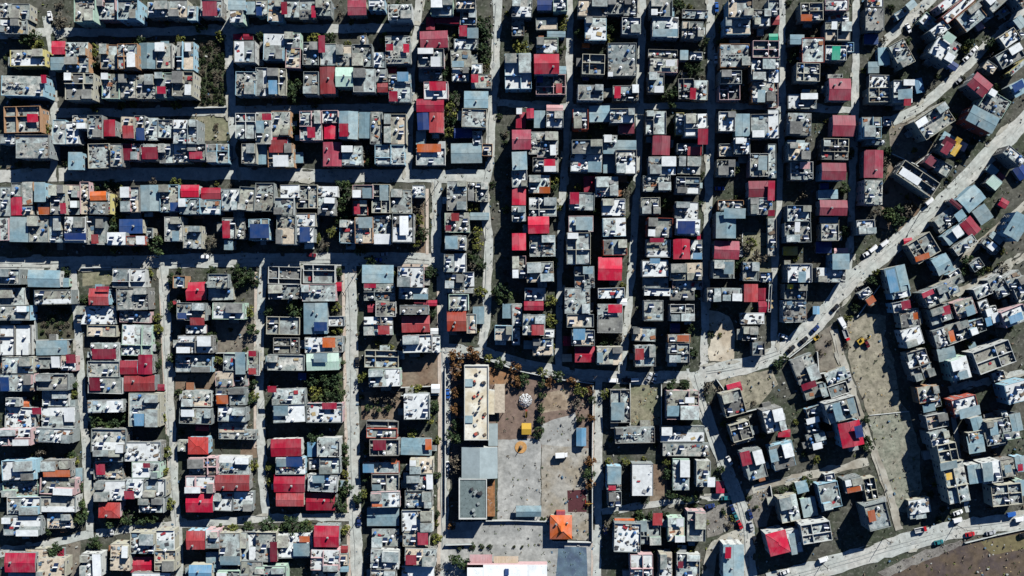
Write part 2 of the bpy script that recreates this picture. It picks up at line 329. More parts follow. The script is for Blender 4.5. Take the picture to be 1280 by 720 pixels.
for key in ('D2', 'BR', 'D1', 'S1', 'S2', 'H4', 'W4', 'VS', 'W2', 'H6', 'V4', 'D3'):
    P = [Vector(w2(*p)) for p in LANES[key]]; m = MB(); z = nextz()
    for off in ((-1.2, .4) if LW[key] > 16 else (-.7,)):
        prev = None
        pts_ = []
        for a, b in zip(P, P[1:]):
            n = max(1, int((b - a).length / 4)); pts_ += [a.lerp(b, k / n) for k in range(n)]
        for i_, p in enumerate(pts_[:-1]):
            d = (pts_[i_ + 1] - p).normalized(); n_ = Vector((-d.y, d.x)); o_ = off + mnoise.noise(Vector((p.x * .06, p.y * .06, off))) * .9; hw = .12 + .16 * mnoise.noise(Vector((p.x * .2, p.y * .2, off + 5)))
            cur = (p + n_ * (o_ - hw), p + n_ * (o_ + hw))
            if prev and hw > .07: m.face([(*prev[0], z), (*cur[0], z), (*cur[1], z), (*prev[1], z)], M_TRK if key not in ('S2', 'D3') else M_DUST)
            prev = cur; 
        z += .0012
    struct(m.build('wheel_tracks')); zlay[0] = z
# raised pavements with a real kerb along the wider streets
def pavement(pts, w):
    P = [Vector(w2(*p)) for p in pts]; mb = MB(); L_, R_ = [], []
    for i, p in enumerate(P):
        d = (P[min(i + 1, len(P) - 1)] - P[max(i - 1, 0)]).normalized(); nn = Vector((-d.y, d.x)); L_.append(p + nn * w / 2); R_.append(p - nn * w / 2)
    for i in range(len(P) - 1):
        a, b, c, d = R_[i], R_[i + 1], L_[i + 1], L_[i]
        mb.face([(*a, .13 + .1), (*b, .13 + .1), (*c, .13 + .1), (*d, .13 + .1)], G_PAVE)
        mb.face([(*a, 0), (*b, 0), (*b, .23), (*a, .23)], G_PAVE); mb.face([(*c, 0), (*d, 0), (*d, .23), (*c, .23)], G_PAVE)
    struct(mb.build('pavement'))
pavement([(429, 337), (431, 450), (433, 560), (436, 640)], 1.4)
pavement([(435, 655), (437, 730)], 1.4)
pavement([(534, 236), (534, 318)], 1.3); pavement([(490, 332), (535, 332)], 1.3)
pavement([(548, 345), (549, 430), (550, 520), (549, 640), (548, 730)], 1.5)
pavement([(200, 340), (203, 420), (208, 520), (212, 600)], 1.2)
pavement([(320, 340), (319, 450), (319, 560)], 1.2)
pavement([(742, 485), (741, 560), (741, 640), (740, 730)], 1.0)

# ------------------------------------------------------------------ shared small meshes
def shared(fn):
    mb = MB(); fn(mb); return mb.mesh(fn.__name__)
def window(mb):
    mb.box(-.6, -.05, -.68, .6, .06, .68, M_FRAME, bottom=True); mb.box(-.5, .055, -.58, .5, .075, .58, M_PANE, bottom=True)
    mb.box(-.03, .07, -.58, .03, .095, .58, M_FRAME); mb.box(-.72, -.05, -.80, .72, .16, -.685, M_FRAME, bottom=True)
def door(mb):
    mb.box(-.5, -.04, 0, .5, .06, 2.1, M_DOOR); mb.box(-.62, -.04, 2.102, .62, .10, 2.22, M_FRAME); mb.box(.34, .062, .95, .42, .11, 1.1, M_STEEL)
def tank(m):
    def water_tank(mb):
        for x in (-.4, .4):
            for y in (-.4, .4): mb.box(x - .05, y - .05, 0, x + .05, y + .05, .5, M_STEEL)
        mb.cyl(0, 0, .5, 1.55, .62, .62, m, 12); mb.cyl(0, 0, 1.552, 1.72, .55, .22, m, 12); mb.cyl(0, 0, 1.722, 1.8, .2, .2, M_STEEL, 8)
    return water_tank
def collector(mb):
    mb.face([(-1, .9, .25), (-1, -.45, 1.35), (1, -.45, 1.35), (1, .9, .25)][::-1], M_PANEL)
    mb.face([(-1, .9, .21), (1, .9, .21), (1, -.45, 1.31), (-1, -.45, 1.31)][::-1], M_STEEL)
    for x in (-.9, .9): mb.tube((x, -.45, 0), (x, -.45, 1.33), .04, M_STEEL, 4); mb.tube((x, .85, 0), (x, .85, .25), .04, M_STEEL, 4)
def boiler(mb): mb.cyl(-.62, 1.62, -1.05, 1.05, .32, .32, M_TANK, 12, 'x')
def dish(mb):
    mb.tube((0, 0, 0), (0, 0, .9), .04, M_STEEL, 5)
    n = 10; rim = [(.42 * math.cos(2 * math.pi * k / n), .25 + .42 * math.sin(2 * math.pi * k / n) * .6, 1.0 + .42 * math.sin(2 * math.pi * k / n) * .8) for k in range(n)]
    for k in range(n): mb.face([(0, .12, 1.05 - .1), rim[k], rim[(k + 1) % n]], M_FRAME)
    mb.tube((0, .12, .95), (0, .6, 1.25), .02, M_STEEL, 4)
def chimney(mb):
    mb.box(-.3, -.3, -.6, .3, .3, 1.0, WALLS['G'], top=False); mb.box(-.38, -.38, 1.0, .38, .38, 1.12, WALLS['W'], bottom=True); mb.box(-.2, -.2, 1.122, .2, .2, 1.3, M_JUNK[1])
ME = dict(window=shared(window), door=shared(door), collector=shared(collector), boiler=shared(boiler), dish=shared(dish), chimney=shared(chimney))
ME['tw'] = shared(tank(M_TANK)); ME['td'] = shared(tank(M_TANKD)); ME['tb'] = shared(tank(M_TANKB))

# ------------------------------------------------------------------ houses
COLNAME = {'r': 'rose red', 'R': 'crimson', 'h': 'scarlet', 'z': 'orange-red', 'e': 'bright red', 'o': 'orange', 'g': 'grey-blue', 'b': 'dark blue', 'c': 'sky-blue', 'y': 'yellow', 'n': 'green', 'w': 'white', 'v': 'navy', 't': 'buff', 'k': 'maroon', 'p': 'pink', 'm': 'mint', 'f': 'grey'}
KIND = {'f': ('flat_roof_house', 'grey flat-roofed house', 'grey flat-roofed houses'), 'w': ('white_roof_house', 'white flat-roofed house', 'white flat-roofed houses'),
        't': ('tan_roof_house', 'tan flat-roofed house', 'tan flat-roofed houses'), 's': ('roofless_house', 'roofless house', 'unfinished shells of houses')}
HOUSES = []; PATCH = []
def parse(tx, ty, txt):
    for line in txt.replace('\n', ',').split(','):
        t = line.split()
        if not t: continue
        if t[0] == '@' or t[0] == 'q':
            cx, cy, w, h, a = map(float, t[1:6]); rec = [tx + cx / 4, ty + cy / 4, w / 4, h / 4, a, t[6]]
            (HOUSES if t[0] == '@' else PATCH).append(rec)
        else:
            p = t[0] == 'p'
            if p: t = t[1:]
            x0, y0, x1, y1 = map(float, t[:4]); rec = [tx + (x0 + x1) / 8, ty + (y0 + y1) / 8, (x1 - x0) / 4, (y1 - y0) / 4, 0.0, t[4]]
            (PATCH if p else HOUSES).append(rec)
# footprints read from the photo tile by tile (quarter pixels): x0 y0 x1 y1 roof-code[Wall][storeys];  p = canopy on a house;  @/q = turned ones
parse(0, 0, """0 15 60 90 f,60 20 148 100 f,0 100 65 170 w,66 100 138 172 f,375 0 480 112 fN3,490 0 580 96 fP,590 0 692 100 fB3,740 10 848 85 f,850 0 938 90 fC,940 30 985 102 fB
1005 0 1110 84 f,p 1012 8 1085 78 r,1140 0 1228 50 g,1150 54 1215 112 f,1230 8 1282 72 g
p 1165 170 1210 198 R,p 1215 170 1265 198 R,55 250 230 332 fY,10 380 222 480 fB,30 535 210 665 sO2,p 135 570 190 610 R,0 672 78 720 w,80 675 247 790 f3
258 205 328 272 R,328 212 442 285 fO,252 285 328 350 g,332 288 445 362 fO,330 368 472 500 fC3,505 225 588 345 fO,590 220 690 345 fO3,695 215 782 345 g,784 218 862 345 f,885 210 970 350 fB,p 925 215 955 255 w
515 370 600 495 f,602 375 680 490 f,684 375 778 495 fC,782 365 864 490 f,p 785 432 828 468 R,866 360 968 482 fC
1170 205 1275 312 f,1180 360 1282 478 fB
p 205 375 232 415 R,265 600 330 720 fB,332 610 395 720 w,365 578 442 650 t,442 578 515 692 f,518 598 576 682 R,606 585 668 690 tC,p 612 628 668 690 R,674 580 726 702 f,p 680 640 722 700 b,728 590 790 702 f,792 600 866 690 f,868 600 988 720 w,1180 568 1280 692 f3""")
parse(0, 180, """445 0 550 122 fC,552 0 612 112 f,612 0 700 82 f,p 612 0 660 80 R,p 708 15 788 75 R,704 0 795 84 f,868 0 945 92 fC,946 0 1032 82 f,p 946 38 1012 74 R,1040 0 1142 96 fB,340 40 412 130 gB,1210 0 1282 98 f,800 0 866 95 f
0 215 52 360 f,54 265 112 357 R,58 195 108 262 f,112 190 168 305 fO,170 190 226 290 g,112 308 170 356 f,186 292 250 355 f,p 192 316 248 352 o,255 205 330 352 fC,p 300 295 330 348 R,332 205 402 270 fP,404 190 450 350 tP,332 285 402 352 w,450 236 532 282 o,450 290 530 352 f,534 248 556 350 tY
610 215 700 342 f,702 205 800 336 g,802 205 896 340 fB,p 850 292 892 335 b,904 204 996 266 e,900 272 1000 350 fB,1005 218 1104 276 e,1000 280 1102 350 f,1108 225 1196 334 w,1198 215 1275 334 f
0 370 46 482 f,48 364 142 490 gB,148 360 242 490 f,245 360 320 492 fC,p 322 445 430 480 v,324 365 428 492 w3,430 362 526 502 f,p 456 452 492 498 R,596 375 714 448 b,536 442 630 505 w,632 460 726 505 fR,p 680 460 724 502 w,735 420 765 470 f
825 365 916 486 f,p 860 435 895 485 g,918 410 1010 522 fC,p 1112 384 1150 470 R,1112 370 1225 474 f,1245 375 1345 480 fB,p 1250 400 1345 470 b,1120 480 1165 530 g
0 625 100 702 f,140 630 302 716 g,302 670 345 716 g,565 625 728 716 wW2,868 660 930 720 fO,1042 650 1142 720 f,p 480 712 545 728 R""")
parse(0, 360, """930 -30 1030 62 e,0 0 130 85 fW,0 88 150 162 f,0 186 160 335 w,12 345 165 425 f,0 430 170 516 f,p 0 445 45 516 b,30 550 98 592 f,30 595 180 702 w,p 100 558 148 598 o
175 10 358 82 f,180 262 336 336 g,180 345 304 402 f,p 256 342 298 398 w,306 340 382 414 tP,p 330 332 378 376 R,190 430 345 510 f,216 512 348 590 f,208 595 380 702 w,p 320 600 372 670 w,p 160 598 206 632 R
445 2 545 86 R,390 90 582 180 w,440 186 586 242 f,456 274 600 362 f,p 460 304 580 356 R,440 366 600 444 f,445 446 616 526 f,p 447 448 500 514 R,440 560 616 622 w,460 704 632 820 f
586 0 746 110 f,600 116 752 172 fP,610 184 760 338 f,690 332 762 432 R,600 362 688 432 R,620 437 775 516 R,p 778 480 824 514 R,645 526 802 692 fC,p 670 628 722 690 c
868 62 885 75 f,885 74 1030 162 f,p 887 124 932 154 b,p 950 148 1022 186 R,930 186 1032 226 w,890 238 1066 325 w,880 335 1062 420 f1,915 515 1060 592 f,900 600 1062 678 f,p 905 608 970 644 w,p 978 674 1046 716 R
1042 0 1168 60 fC,1065 74 1222 156 f,1120 328 1236 412 w,p 1176 320 1226 432 g,1240 312 1300 436 f,p 1242 314 1280 342 R,p 1242 400 1280 432 R,1078 418 1166 492 tP,1168 430 1242 490 f,1080 498 1230 586 f,p 1082 536 1140 580 o,1090 594 1230 668 w,1095 672 1226 724 f""")
parse(0, 540, """0 -18 160 66 w,12 140 182 240 wB,20 245 195 318 f1,40 324 206 410 w,20 420 208 515 w,180 -18 366 52 w,p 215 190 350 225 o,215 140 356 226 f,205 230 380 310 fP,205 320 380 402 f,235 404 366 482 f1,p 360 180 412 245 g
475 85 612 150 f,470 152 616 236 f,p 480 160 525 215 R,480 246 628 342 w,p 620 294 670 336 R,492 352 600 430 h,625 50 805 146 w,660 150 800 230 f,p 715 155 750 180 R,628 230 722 330 w,722 234 830 322 w,700 326 822 402 f
940 25 1042 112 h,890 40 936 96 f,945 128 1086 212 fP,930 220 1076 302 w,930 306 1066 402 R,1095 -10 1280 36 f,1095 120 1252 212 w,1075 214 1248 294 R,1070 298 1166 392 w,1168 298 1268 392 w
25 604 178 702 R,130 582 236 640 tC,40 705 172 760 gB,192 632 330 722 tC,p 288 580 320 640 R,408 608 506 724 f,p 462 610 504 724 w,553 560 652 692 tC,655 500 780 608 fC,782 490 872 600 wC,650 624 768 702 R,776 590 882 690 tC,660 705 852 760 w
932 494 1026 588 R,1028 490 1098 582 w,1096 504 1202 668 fC,p 1100 620 1200 666 g,1200 498 1308 632 w,945 664 1060 740 c,1030 600 1106 700 gB,1090 692 1202 760 f,1205 644 1312 740 f""")
parse(320, 0, """0 0 58 78 f,p 0 34 30 76 b,60 0 136 108 fB,138 0 216 86 f,p 126 10 156 70 R,218 0 300 96 f,p 276 30 298 86 R,302 0 376 80 f,458 0 552 76 r,565 0 646 52 wB,662 22 780 102 f
38 170 142 302 wB,146 165 222 238 w,150 242 222 340 f,p 312 178 345 262 R,236 214 314 326 f,322 218 402 326 fC,404 228 480 330 tC,482 224 582 336 f,520 178 552 222 t,586 262 648 340 f,648 180 772 322 f,p 650 220 686 252 R,p 736 220 766 262 R
0 340 58 478 w,60 345 152 478 fC,p 62 402 106 470 c,240 360 314 476 f,320 334 396 470 R,397 336 486 434 mN,488 345 596 460 f,606 414 660 462 R,p 656 330 704 366 R,600 345 656 410 f,662 370 772 428 f,p 706 360 762 406 c,p 665 456 708 506 R,664 430 774 512 f
0 562 75 720 f,p 30 568 76 600 R,p 0 604 40 664 g,78 556 172 682 fO,66 686 158 760 R,220 556 330 702 fP,p 256 636 296 688 R,340 620 406 696 R,332 554 412 616 w,414 556 510 696 gC,p 416 618 462 682 R,514 560 572 692 g,574 560 630 722 f,642 572 752 720 tC2
875 0 986 76 fN,896 80 1020 118 R,850 85 894 150 R,820 154 960 240 r,810 246 940 336 f,p 874 284 922 332 w,814 345 930 404 f,840 410 960 496 w,p 866 408 950 452 R,802 494 940 560 R,866 562 940 664 R,806 564 864 650 v,800 655 850 724 g
1000 0 1098 46 t,1022 52 1102 126 f,1014 128 1110 190 f,p 1016 128 1056 180 R,p 1056 140 1112 190 g,990 194 1110 246 f,975 248 1076 336 f,p 980 305 1040 335 g,980 340 1066 406 f,1078 318 1132 368 w,1076 372 1178 442 f,p 1076 372 1112 412 R,1040 455 1162 540 gC,1030 546 1152 636 fC,990 640 1082 690 v,1084 656 1130 722 w""")
parse(320, 180, """0 0 56 102 g,p 65 -20 150 42 R,62 0 188 116 fO,p 85 56 162 112 w,335 -10 428 112 r,430 10 530 106 f,596 6 742 102 fB
802 22 946 106 w,p 805 0 925 40 o,975 -4 1130 96 g,1132 0 1182 60 tO
0 196 92 336 f,122 204 214 268 w,95 270 192 356 f,206 206 310 322 sC2,312 212 410 264 w,310 268 400 356 f,485 206 586 272 fP,p 532 220 578 270 g,484 282 560 356 fR,p 490 300 520 350 R,582 204 672 346 sC2,p 618 206 662 282 g,676 226 778 346 fC,782 206 842 268 w
105 360 198 502 f,200 346 300 412 w,202 414 292 492 w,p 218 415 270 488 b,420 380 496 496 fB,496 366 584 496 tO,p 512 366 582 420 g,586 358 676 502 f,p 590 450 672 500 w,682 348 788 492 f,p 718 360 762 456 w
955 184 1054 332 fC,1060 190 1162 288 fC,945 344 1066 442 f,p 976 346 1016 384 R,p 946 406 976 434 R,944 456 1050 530 f,p 946 460 1008 524 g,1070 342 1166 380 g,940 552 988 640 f,990 548 1052 642 w,946 650 1042 724 f1,1034 640 1090 712 w
65 614 228 700 sW1,240 604 398 696 sW1,530 604 688 696 g,708 614 838 716 w2""")
parse(320, 360, """66 -18 228 56 fW,232 -18 396 66 f,p 388 -30 430 16 R,540 -20 694 62 f1,p 540 -22 600 0 R,55 144 220 232 sC1,90 248 218 326 s1,60 334 242 412 f,p 210 424 252 460 b,p 58 490 102 522 R,84 506 246 582 f,85 586 246 672 w,p 88 588 160 640 g
238 74 358 230 g,p 290 170 355 215 b,362 142 442 190 w,246 244 432 322 f,p 332 248 396 298 o,252 326 416 412 mN,p 288 326 356 372 g,p 330 574 404 606 R,255 576 432 672 w
600 64 700 142 f,p 558 78 612 122 R,540 144 684 236 w,p 610 188 668 232 R,546 312 714 396 sC1,565 404 722 492 w,554 664 712 726 sT1
714 0 858 56 w,p 786 30 860 56 g,p 790 62 858 92 R,p 860 60 906 90 R,720 86 862 132 f,728 138 870 222 R,p 872 200 912 232 w,735 236 880 322 w,882 238 920 322 w,740 530 866 656 w,p 876 480 920 526 w
958 0 1090 26 f,965 32 1062 112 f,955 116 1052 216 z,1054 130 1102 226 tW,1084 92 1142 180 g1,1232 78 1282 152 g,1194 188 1282 262 fB""")
parse(320, 540, """75 34 228 122 R,100 128 246 210 w,p 102 132 150 174 g,p 150 124 232 174 b,90 212 245 302 R,100 306 240 372 R
256 50 306 124 c,308 30 420 122 f,266 132 318 186 w,320 130 422 206 f,260 214 406 298 w,p 282 218 342 256 g,250 304 396 392 R
0 500 104 650 fC,p 70 548 106 650 R,110 506 282 628 w,p 186 556 268 622 g,p 216 520 268 552 o,290 468 416 576 R,276 590 416 690 w,p 424 568 460 604 R,420 610 460 665 t,p 420 670 464 700 g,280 694 416 760 f,0 670 150 780 f
554 -18 706 28 fR,570 36 716 116 sT2,p 585 40 650 92 R,p 676 130 704 160 o,535 150 715 206 fR,p 534 160 590 204 c,580 210 716 292 sT1,p 580 262 626 292 g,575 300 720 376 w,p 580 360 632 374 o,555 378 716 470 g,580 486 716 572 f,574 588 716 682 wW2,574 686 700 760 w
724 30 880 116 g,p 846 34 878 90 o,770 134 886 206 tC,755 210 880 290 f,p 852 212 884 288 w,746 292 882 376 f,730 390 886 496 w,735 500 866 570 tC,p 808 502 860 566 R,745 582 900 666 f,p 748 614 802 666 R,728 672 892 760 w""")
parse(640, 0, """0 0 100 86 f,0 90 60 182 f,-35 272 96 446 wB2,125 0 206 52 v,206 0 276 58 w,120 90 226 150 f,175 155 268 186 g,122 190 230 266 f,110 270 236 370 e,120 376 266 476 sP1,p 125 380 155 412 b,p 220 418 250 465 R,p 232 330 272 370 g
20 560 70 642 R,72 542 110 592 R,p 22 540 50 570 w,110 552 166 640 g,172 556 256 636 w,p 172 524 256 556 p,0 648 96 748 r,125 668 220 784 f
330 0 476 82 f,476 0 556 72 f,558 0 626 82 f,366 90 472 202 fB,550 90 642 172 w,p 350 215 390 240 o,350 276 462 376 sC2,480 216 622 380 f,p 480 360 505 382 w,330 425 456 502 f,p 512 432 544 490 R,505 428 632 502 f,p 352 374 386 402 b
305 540 380 648 fR,386 528 490 610 g,492 545 612 612 w,534 600 612 668 r,456 676 526 742 f
690 0 800 86 f,702 86 832 188 wW2,p 705 145 828 182 g,850 50 980 92 f,850 108 956 192 f,680 250 826 290 f,690 294 828 362 fP,840 250 882 300 g,888 262 950 300 w,p 770 300 815 330 w,680 364 760 462 f,p 712 430 758 462 w,830 396 908 496 sT1,910 402 978 500 fC,p 890 440 920 496 R
668 556 770 672 f,820 565 860 672 fY,864 570 976 680 w,p 930 644 980 722 R,702 678 790 776 r
1080 0 1202 88 f,1060 92 1192 172 fB,1204 50 1290 132 f,1040 220 1186 336 fO,1200 208 1330 292 sP2,p 1256 222 1300 286 R,p 1270 296 1300 340 R,1040 354 1146 420 f,1196 300 1310 406 w,1034 408 1136 502 sP2,1200 410 1312 512 fO,p 1228 450 1266 510 g
1032 560 1114 656 w,1116 568 1190 682 gN,1192 572 1312 692 f,1110 690 1190 770 w""")
parse(640, 180, """0 38 76 130 g,0 134 76 216 w,0 220 70 306 e,0 310 68 386 f,0 446 70 532 e,0 560 70 672 f,85 -60 230 52 f,104 68 232 140 f,p 160 76 216 116 e,p 160 110 220 138 w,84 156 190 246 fO,p 136 214 190 246 o,86 268 222 362 w,80 362 186 448 e,88 456 216 562 f,74 590 208 690 fC
294 50 450 140 w,p 380 88 446 140 g,358 160 416 240 R,418 165 530 262 f,456 52 516 146 g,518 30 622 150 f,288 244 412 330 f,p 290 242 336 300 R,284 360 406 438 f,p 320 366 402 430 g,450 274 566 358 w,454 370 568 462 w,274 444 392 602 fC,456 478 574 556 fR,430 566 550 682 e,314 612 412 720 f,p 355 612 405 650 g,300 -20 452 46 f,456 -20 622 50 g
684 64 818 154 wW2,655 158 792 236 f,824 0 952 52 f,p 878 14 948 56 R,828 64 942 152 fC,820 166 938 250 f,645 268 740 352 f,814 290 932 374 w,p 828 385 916 448 v,676 370 802 466 fR,820 376 942 456 w,675 476 792 566 f,p 690 470 760 492 R,806 474 890 576 e,892 480 952 576 f,p 904 544 950 576 c,p 925 450 952 482 R,650 580 782 664 w,p 690 572 740 598 c,655 668 780 726 f,790 596 952 680 tC,802 684 950 726 f
1024 80 1112 160 f,1034 0 1112 62 f,1115 -40 1176 62 f,1190 48 1282 162 f,p 1232 60 1276 130 g,1182 184 1312 266 r,1028 282 1156 332 fO,1020 340 1120 472 g,p 1060 322 1168 372 g,1184 268 1302 352 f,1010 484 1136 576 r,1004 580 1112 672 f,p 1060 590 1108 650 g,1154 590 1232 684 f,1236 640 1300 690 w""")
parse(640, 360, """64 0 166 62 w,60 66 158 112 R,0 78 50 192 f,54 134 166 236 f,p 98 184 160 236 R,160 206 212 246 w,0 196 40 286 w,58 262 104 306 g,104 250 206 338 f
264 0 390 128 f,274 132 408 196 f,p 306 204 366 260 c,p 256 240 294 290 R,300 210 412 288 f,314 292 414 372 e,p 250 330 300 370 t,430 0 562 50 wW2,428 80 552 224 fW,p 480 82 550 124 e,p 524 52 576 88 w,426 294 552 384 tC,p 426 322 456 374 g
660 0 792 38 w,790 0 912 60 f,660 62 756 164 f,790 82 910 166 f,p 790 176 840 224 v,600 196 718 266 f1,780 232 892 272 fO,p 826 236 886 268 o,780 276 886 372 f,614 286 716 392 f,p 616 302 660 360 R
1046 0 1146 66 f,1160 -20 1230 70 R,p 1230 0 1284 62 R,1232 64 1290 124 R,1144 124 1262 180 w,1150 192 1226 262 f1,1200 270 1262 336 f1,975 0 1040 70 f
492 508 590 672 sT1,p 496 572 562 662 g,774 514 932 656 fP,p 776 588 836 642 g,p 866 546 912 576 w
@ 1105 575 104 122 -15 fC2,q 1112 498 74 48 -15 R,@ 1144 716 100 88 -15 sC2""")
parse(640, 540, """515 -26 712 54 f1,742 -30 962 50 f1,754 56 986 120 f1,475 172 546 288 f,p 478 175 545 262 g,p 482 268 520 292 R,480 296 546 372 f,600 158 706 318 w,804 134 886 290 f,922 144 992 272 f,p 978 226 1016 276 w,p 1020 246 1062 306 R
p 512 432 612 452 o,510 456 642 598 w,642 442 742 560 f,p 622 444 674 500 g,p 704 404 752 468 R,780 430 862 546 f,p 822 432 858 472 w,874 396 966 546 f,592 612 704 740 wP,735 602 800 740 tC,822 606 936 740 fW,p 830 646 856 682 R,1056 562 1160 740 gW3,p 1066 574 1096 634 R
@ 1158 12 98 82 -15 f,@ 1214 162 96 146 -14 f3,q 1170 132 50 72 -14 R""")
parse(960, 0, """160 18 272 104 sC2,p 165 72 220 104 o,285 0 400 52 w,285 60 406 112 f,p 318 108 346 146 w,285 114 410 204 f,0 0 56 74 f,p 0 76 58 124 R,p 4 168 50 202 n,0 206 60 300 f,p 0 222 18 290 R,0 304 58 412 w,0 420 48 540 f,0 548 54 690 w
110 172 182 222 g,170 190 280 312 fR,286 230 390 302 w,p 320 232 362 298 n,370 214 426 262 w,140 318 256 408 sC2,304 392 414 502 r,296 370 370 392 f1,100 470 242 544 f1,100 566 216 676 f,322 576 436 682 r,274 694 400 760 sC2,96 700 184 770 g
488 40 580 152 f,494 -10 576 32 w,p 480 170 552 222 b,@ 580 282 60 90 -4 gB,500 308 556 366 g,505 376 606 436 w,500 440 608 512 sC2,@ 718 24 50 40 -38 g,@ 668 270 84 130 -30 fC2,@ 800 110 80 60 40 f,@ 668 68 70 36 -30 f1
626 402 722 512 w,q 686 470 72 48 -5 g,q 756 428 42 74 -12 c,p 680 494 716 528 R,@ 858 148 92 52 -38 w3,@ 905 12 110 40 -38 w3,@ 955 40 200 44 -38 wR3,@ 1014 86 130 90 -40 fO3,q 1054 124 42 56 -30 p,@ 884 244 120 120 30 f3,q 908 188 56 40 35 m,@ 925 328 50 40 30 v1
@ 1060 424 104 84 38 r3,@ 1110 335 60 44 35 t,@ 1132 520 130 100 30 f3,@ 1074 596 150 88 26 gR3,@ 830 606 176 112 -33 fC3,q 770 610 60 36 -33 w,@ 910 702 96 54 30 g,q 905 712 60 44 30 k,q 945 712 30 50 30 y,@ 1205 190 90 64 -35 w2,@ 1205 282 130 76 -32 f2,@ 1250 336 110 22 -42 fY2,@ 1256 440 80 70 -30 g3,q 1252 430 60 40 -30 b,@ 1262 110 50 60 -38 g,@ 1150 -16 150 84 -40 f3,@ 1085 70 60 70 -38 f,@ 1270 -10 60 90 -40 f3,@ 1180 60 44 40 -38 f1,@ 1262 176 50 44 -38 f
470 586 566 690 fB,574 584 616 626 w,488 698 582 724 f""")
parse(960, 180, """0 0 40 170 f,p 0 184 34 282 R,p 0 330 34 360 R,0 370 40 560 f1,100 -6 206 82 f,112 90 222 178 f,p 160 90 210 124 p,268 -16 402 78 f,268 94 390 180 r,p 260 195 304 226 v,250 228 350 276 g1,94 308 210 388 f,82 394 212 492 f,p 134 390 160 440 w,258 280 396 358 r,258 364 352 396 g,264 400 350 484 fC,238 488 318 546 v,322 548 408 628 g,p 330 520 400 548 p,p 75 512 148 558 y,p 96 702 126 724 y,100 600 218 692 w,p 152 638 190 692 g,242 620 386 692 w
480 30 576 170 r,482 178 572 302 f,442 380 532 452 w,@ 742 176 210 84 33 sC2,q 712 162 112 38 33 w,@ 820 86 52 48 35 fP,q 815 84 42 44 35 r,@ 872 122 76 62 30 f,@ 905 18 84 56 30 fC3,q 895 20 40 60 30 r,q 940 28 28 62 30 y,q 975 12 38 44 30 p
@ 1132 192 60 58 40 g,q 1130 194 64 48 40 m,q 1162 166 40 40 40 r,@ 1122 130 56 44 40 g1,@ 1018 274 116 92 -40 gB2,@ 1074 352 76 84 -35 g2,@ 938 300 70 24 40 k,@ 898 372 150 76 -38 fC1,q 962 358 50 46 -38 g,@ 1012 414 70 90 -40 R2,@ 926 456 96 62 -38 g2,q 950 438 44 54 -38 w,@ 985 505 120 50 -38 f2,@ 775 520 128 112 -30 sC2,q 772 566 74 28 -18 o,@ 872 602 84 90 -30 gB2,@ 1178 296 44 44 30 R1,@ 1246 412 86 130 32 gB3,@ 1112 510 90 40 40 f,q 1122 512 36 36 40 w,@ 1040 604 60 50 -35 w1,@ 1142 470 70 36 40 g1,@ 1232 60 110 50 40 w3,q 1265 140 60 70 -35 v
@ 646 676 108 132 -14 gC2,q 622 684 46 116 -14 c,q 700 484 44 30 -10 R,@ 930 650 60 30 -35 w1,@ 900 700 160 40 -25 f2,@ 1140 690 70 60 -30 f2,@ 1230 680 90 70 -30 f2""")
parse(960, 360, """76 60 192 172 f,80 -20 190 56 f,p 224 90 258 132 c,0 -20 14 120 f1,@ 186 405 112 134 -22 f,q 205 488 74 34 -20 R,@ 232 516 106 66 -18 f,@ 280 512 36 70 -18 g1,@ 342 440 110 64 -22 fC,@ 350 508 96 60 -18 f1,@ 372 610 158 106 -16 f3,q 350 620 40 90 -16 g,q 420 590 34 80 -16 g,@ 235 622 80 62 -20 f1,q 225 662 66 30 -15 w
@ 415 730 112 126 -14 R3,q 455 718 40 62 -14 v,@ 225 700 60 60 -15 f1,@ 30 660 96 116 -14 w3,p 70 706 112 736 R,@ 512 64 36 50 -35 fO1,q 515 62 44 36 -35 o,@ 485 26 60 36 -35 w1
@ 660 20 90 60 -15 w2,@ 665 92 88 50 -12 w2,q 690 84 46 42 -12 R,@ 708 150 96 88 -10 fC2,q 738 140 24 36 -10 o,@ 722 244 100 92 -16 w2,@ 742 335 96 46 -16 f2,@ 762 402 108 104 -18 w2,@ 800 530 100 80 -12 fO2,q 806 600 62 38 -12 g,@ 830 570 60 50 -12 w1,@ 842 664 104 70 -12 f2
@ 840 40 120 84 -24 f3,q 800 28 60 26 -24 R,@ 860 130 110 84 -18 f2,q 890 112 46 44 -14 R,@ 842 196 60 50 -18 g1,@ 940 222 132 92 -22 f2,q 920 240 26 56 -18 o,@ 860 250 60 90 -16 w2,@ 893 330 90 66 -12 g2,@ 958 404 96 110 -16 w3,q 978 434 46 40 -16 g,@ 985 592 124 92 -14 wR3,q 1010 620 106 50 -14 g
@ 915 10 80 50 -20 f,@ 985 100 100 84 -20 f2,q 1012 112 44 50 -20 g,@ 1036 194 88 66 -20 f2,@ 1116 140 66 92 -18 fW2,q 1104 168 30 44 -18 c,q 1138 148 36 50 -18 w,@ 1125 345 190 116 -20 sW3,@ 1230 140 120 84 -22 wP3,q 1240 150 70 40 -22 c,@ 1250 520 120 100 -14 wB3,@ 1150 440 60 44 -16 w1,@ 1072 16 84 54 -24 w2,@ 1170 20 60 50 -24 f2,@ 1260 20 60 90 -24 f2,@ 1080 90 50 60 -20 w2
@ 1050 686 60 84 -14 g2,@ 1040 740 80 50 -12 fC2,@ 1148 690 130 76 -12 fC2,q 1130 705 40 64 -12 g,@ 1240 672 60 90 -12 g2,@ 1190 660 30 90 -14 f2""")
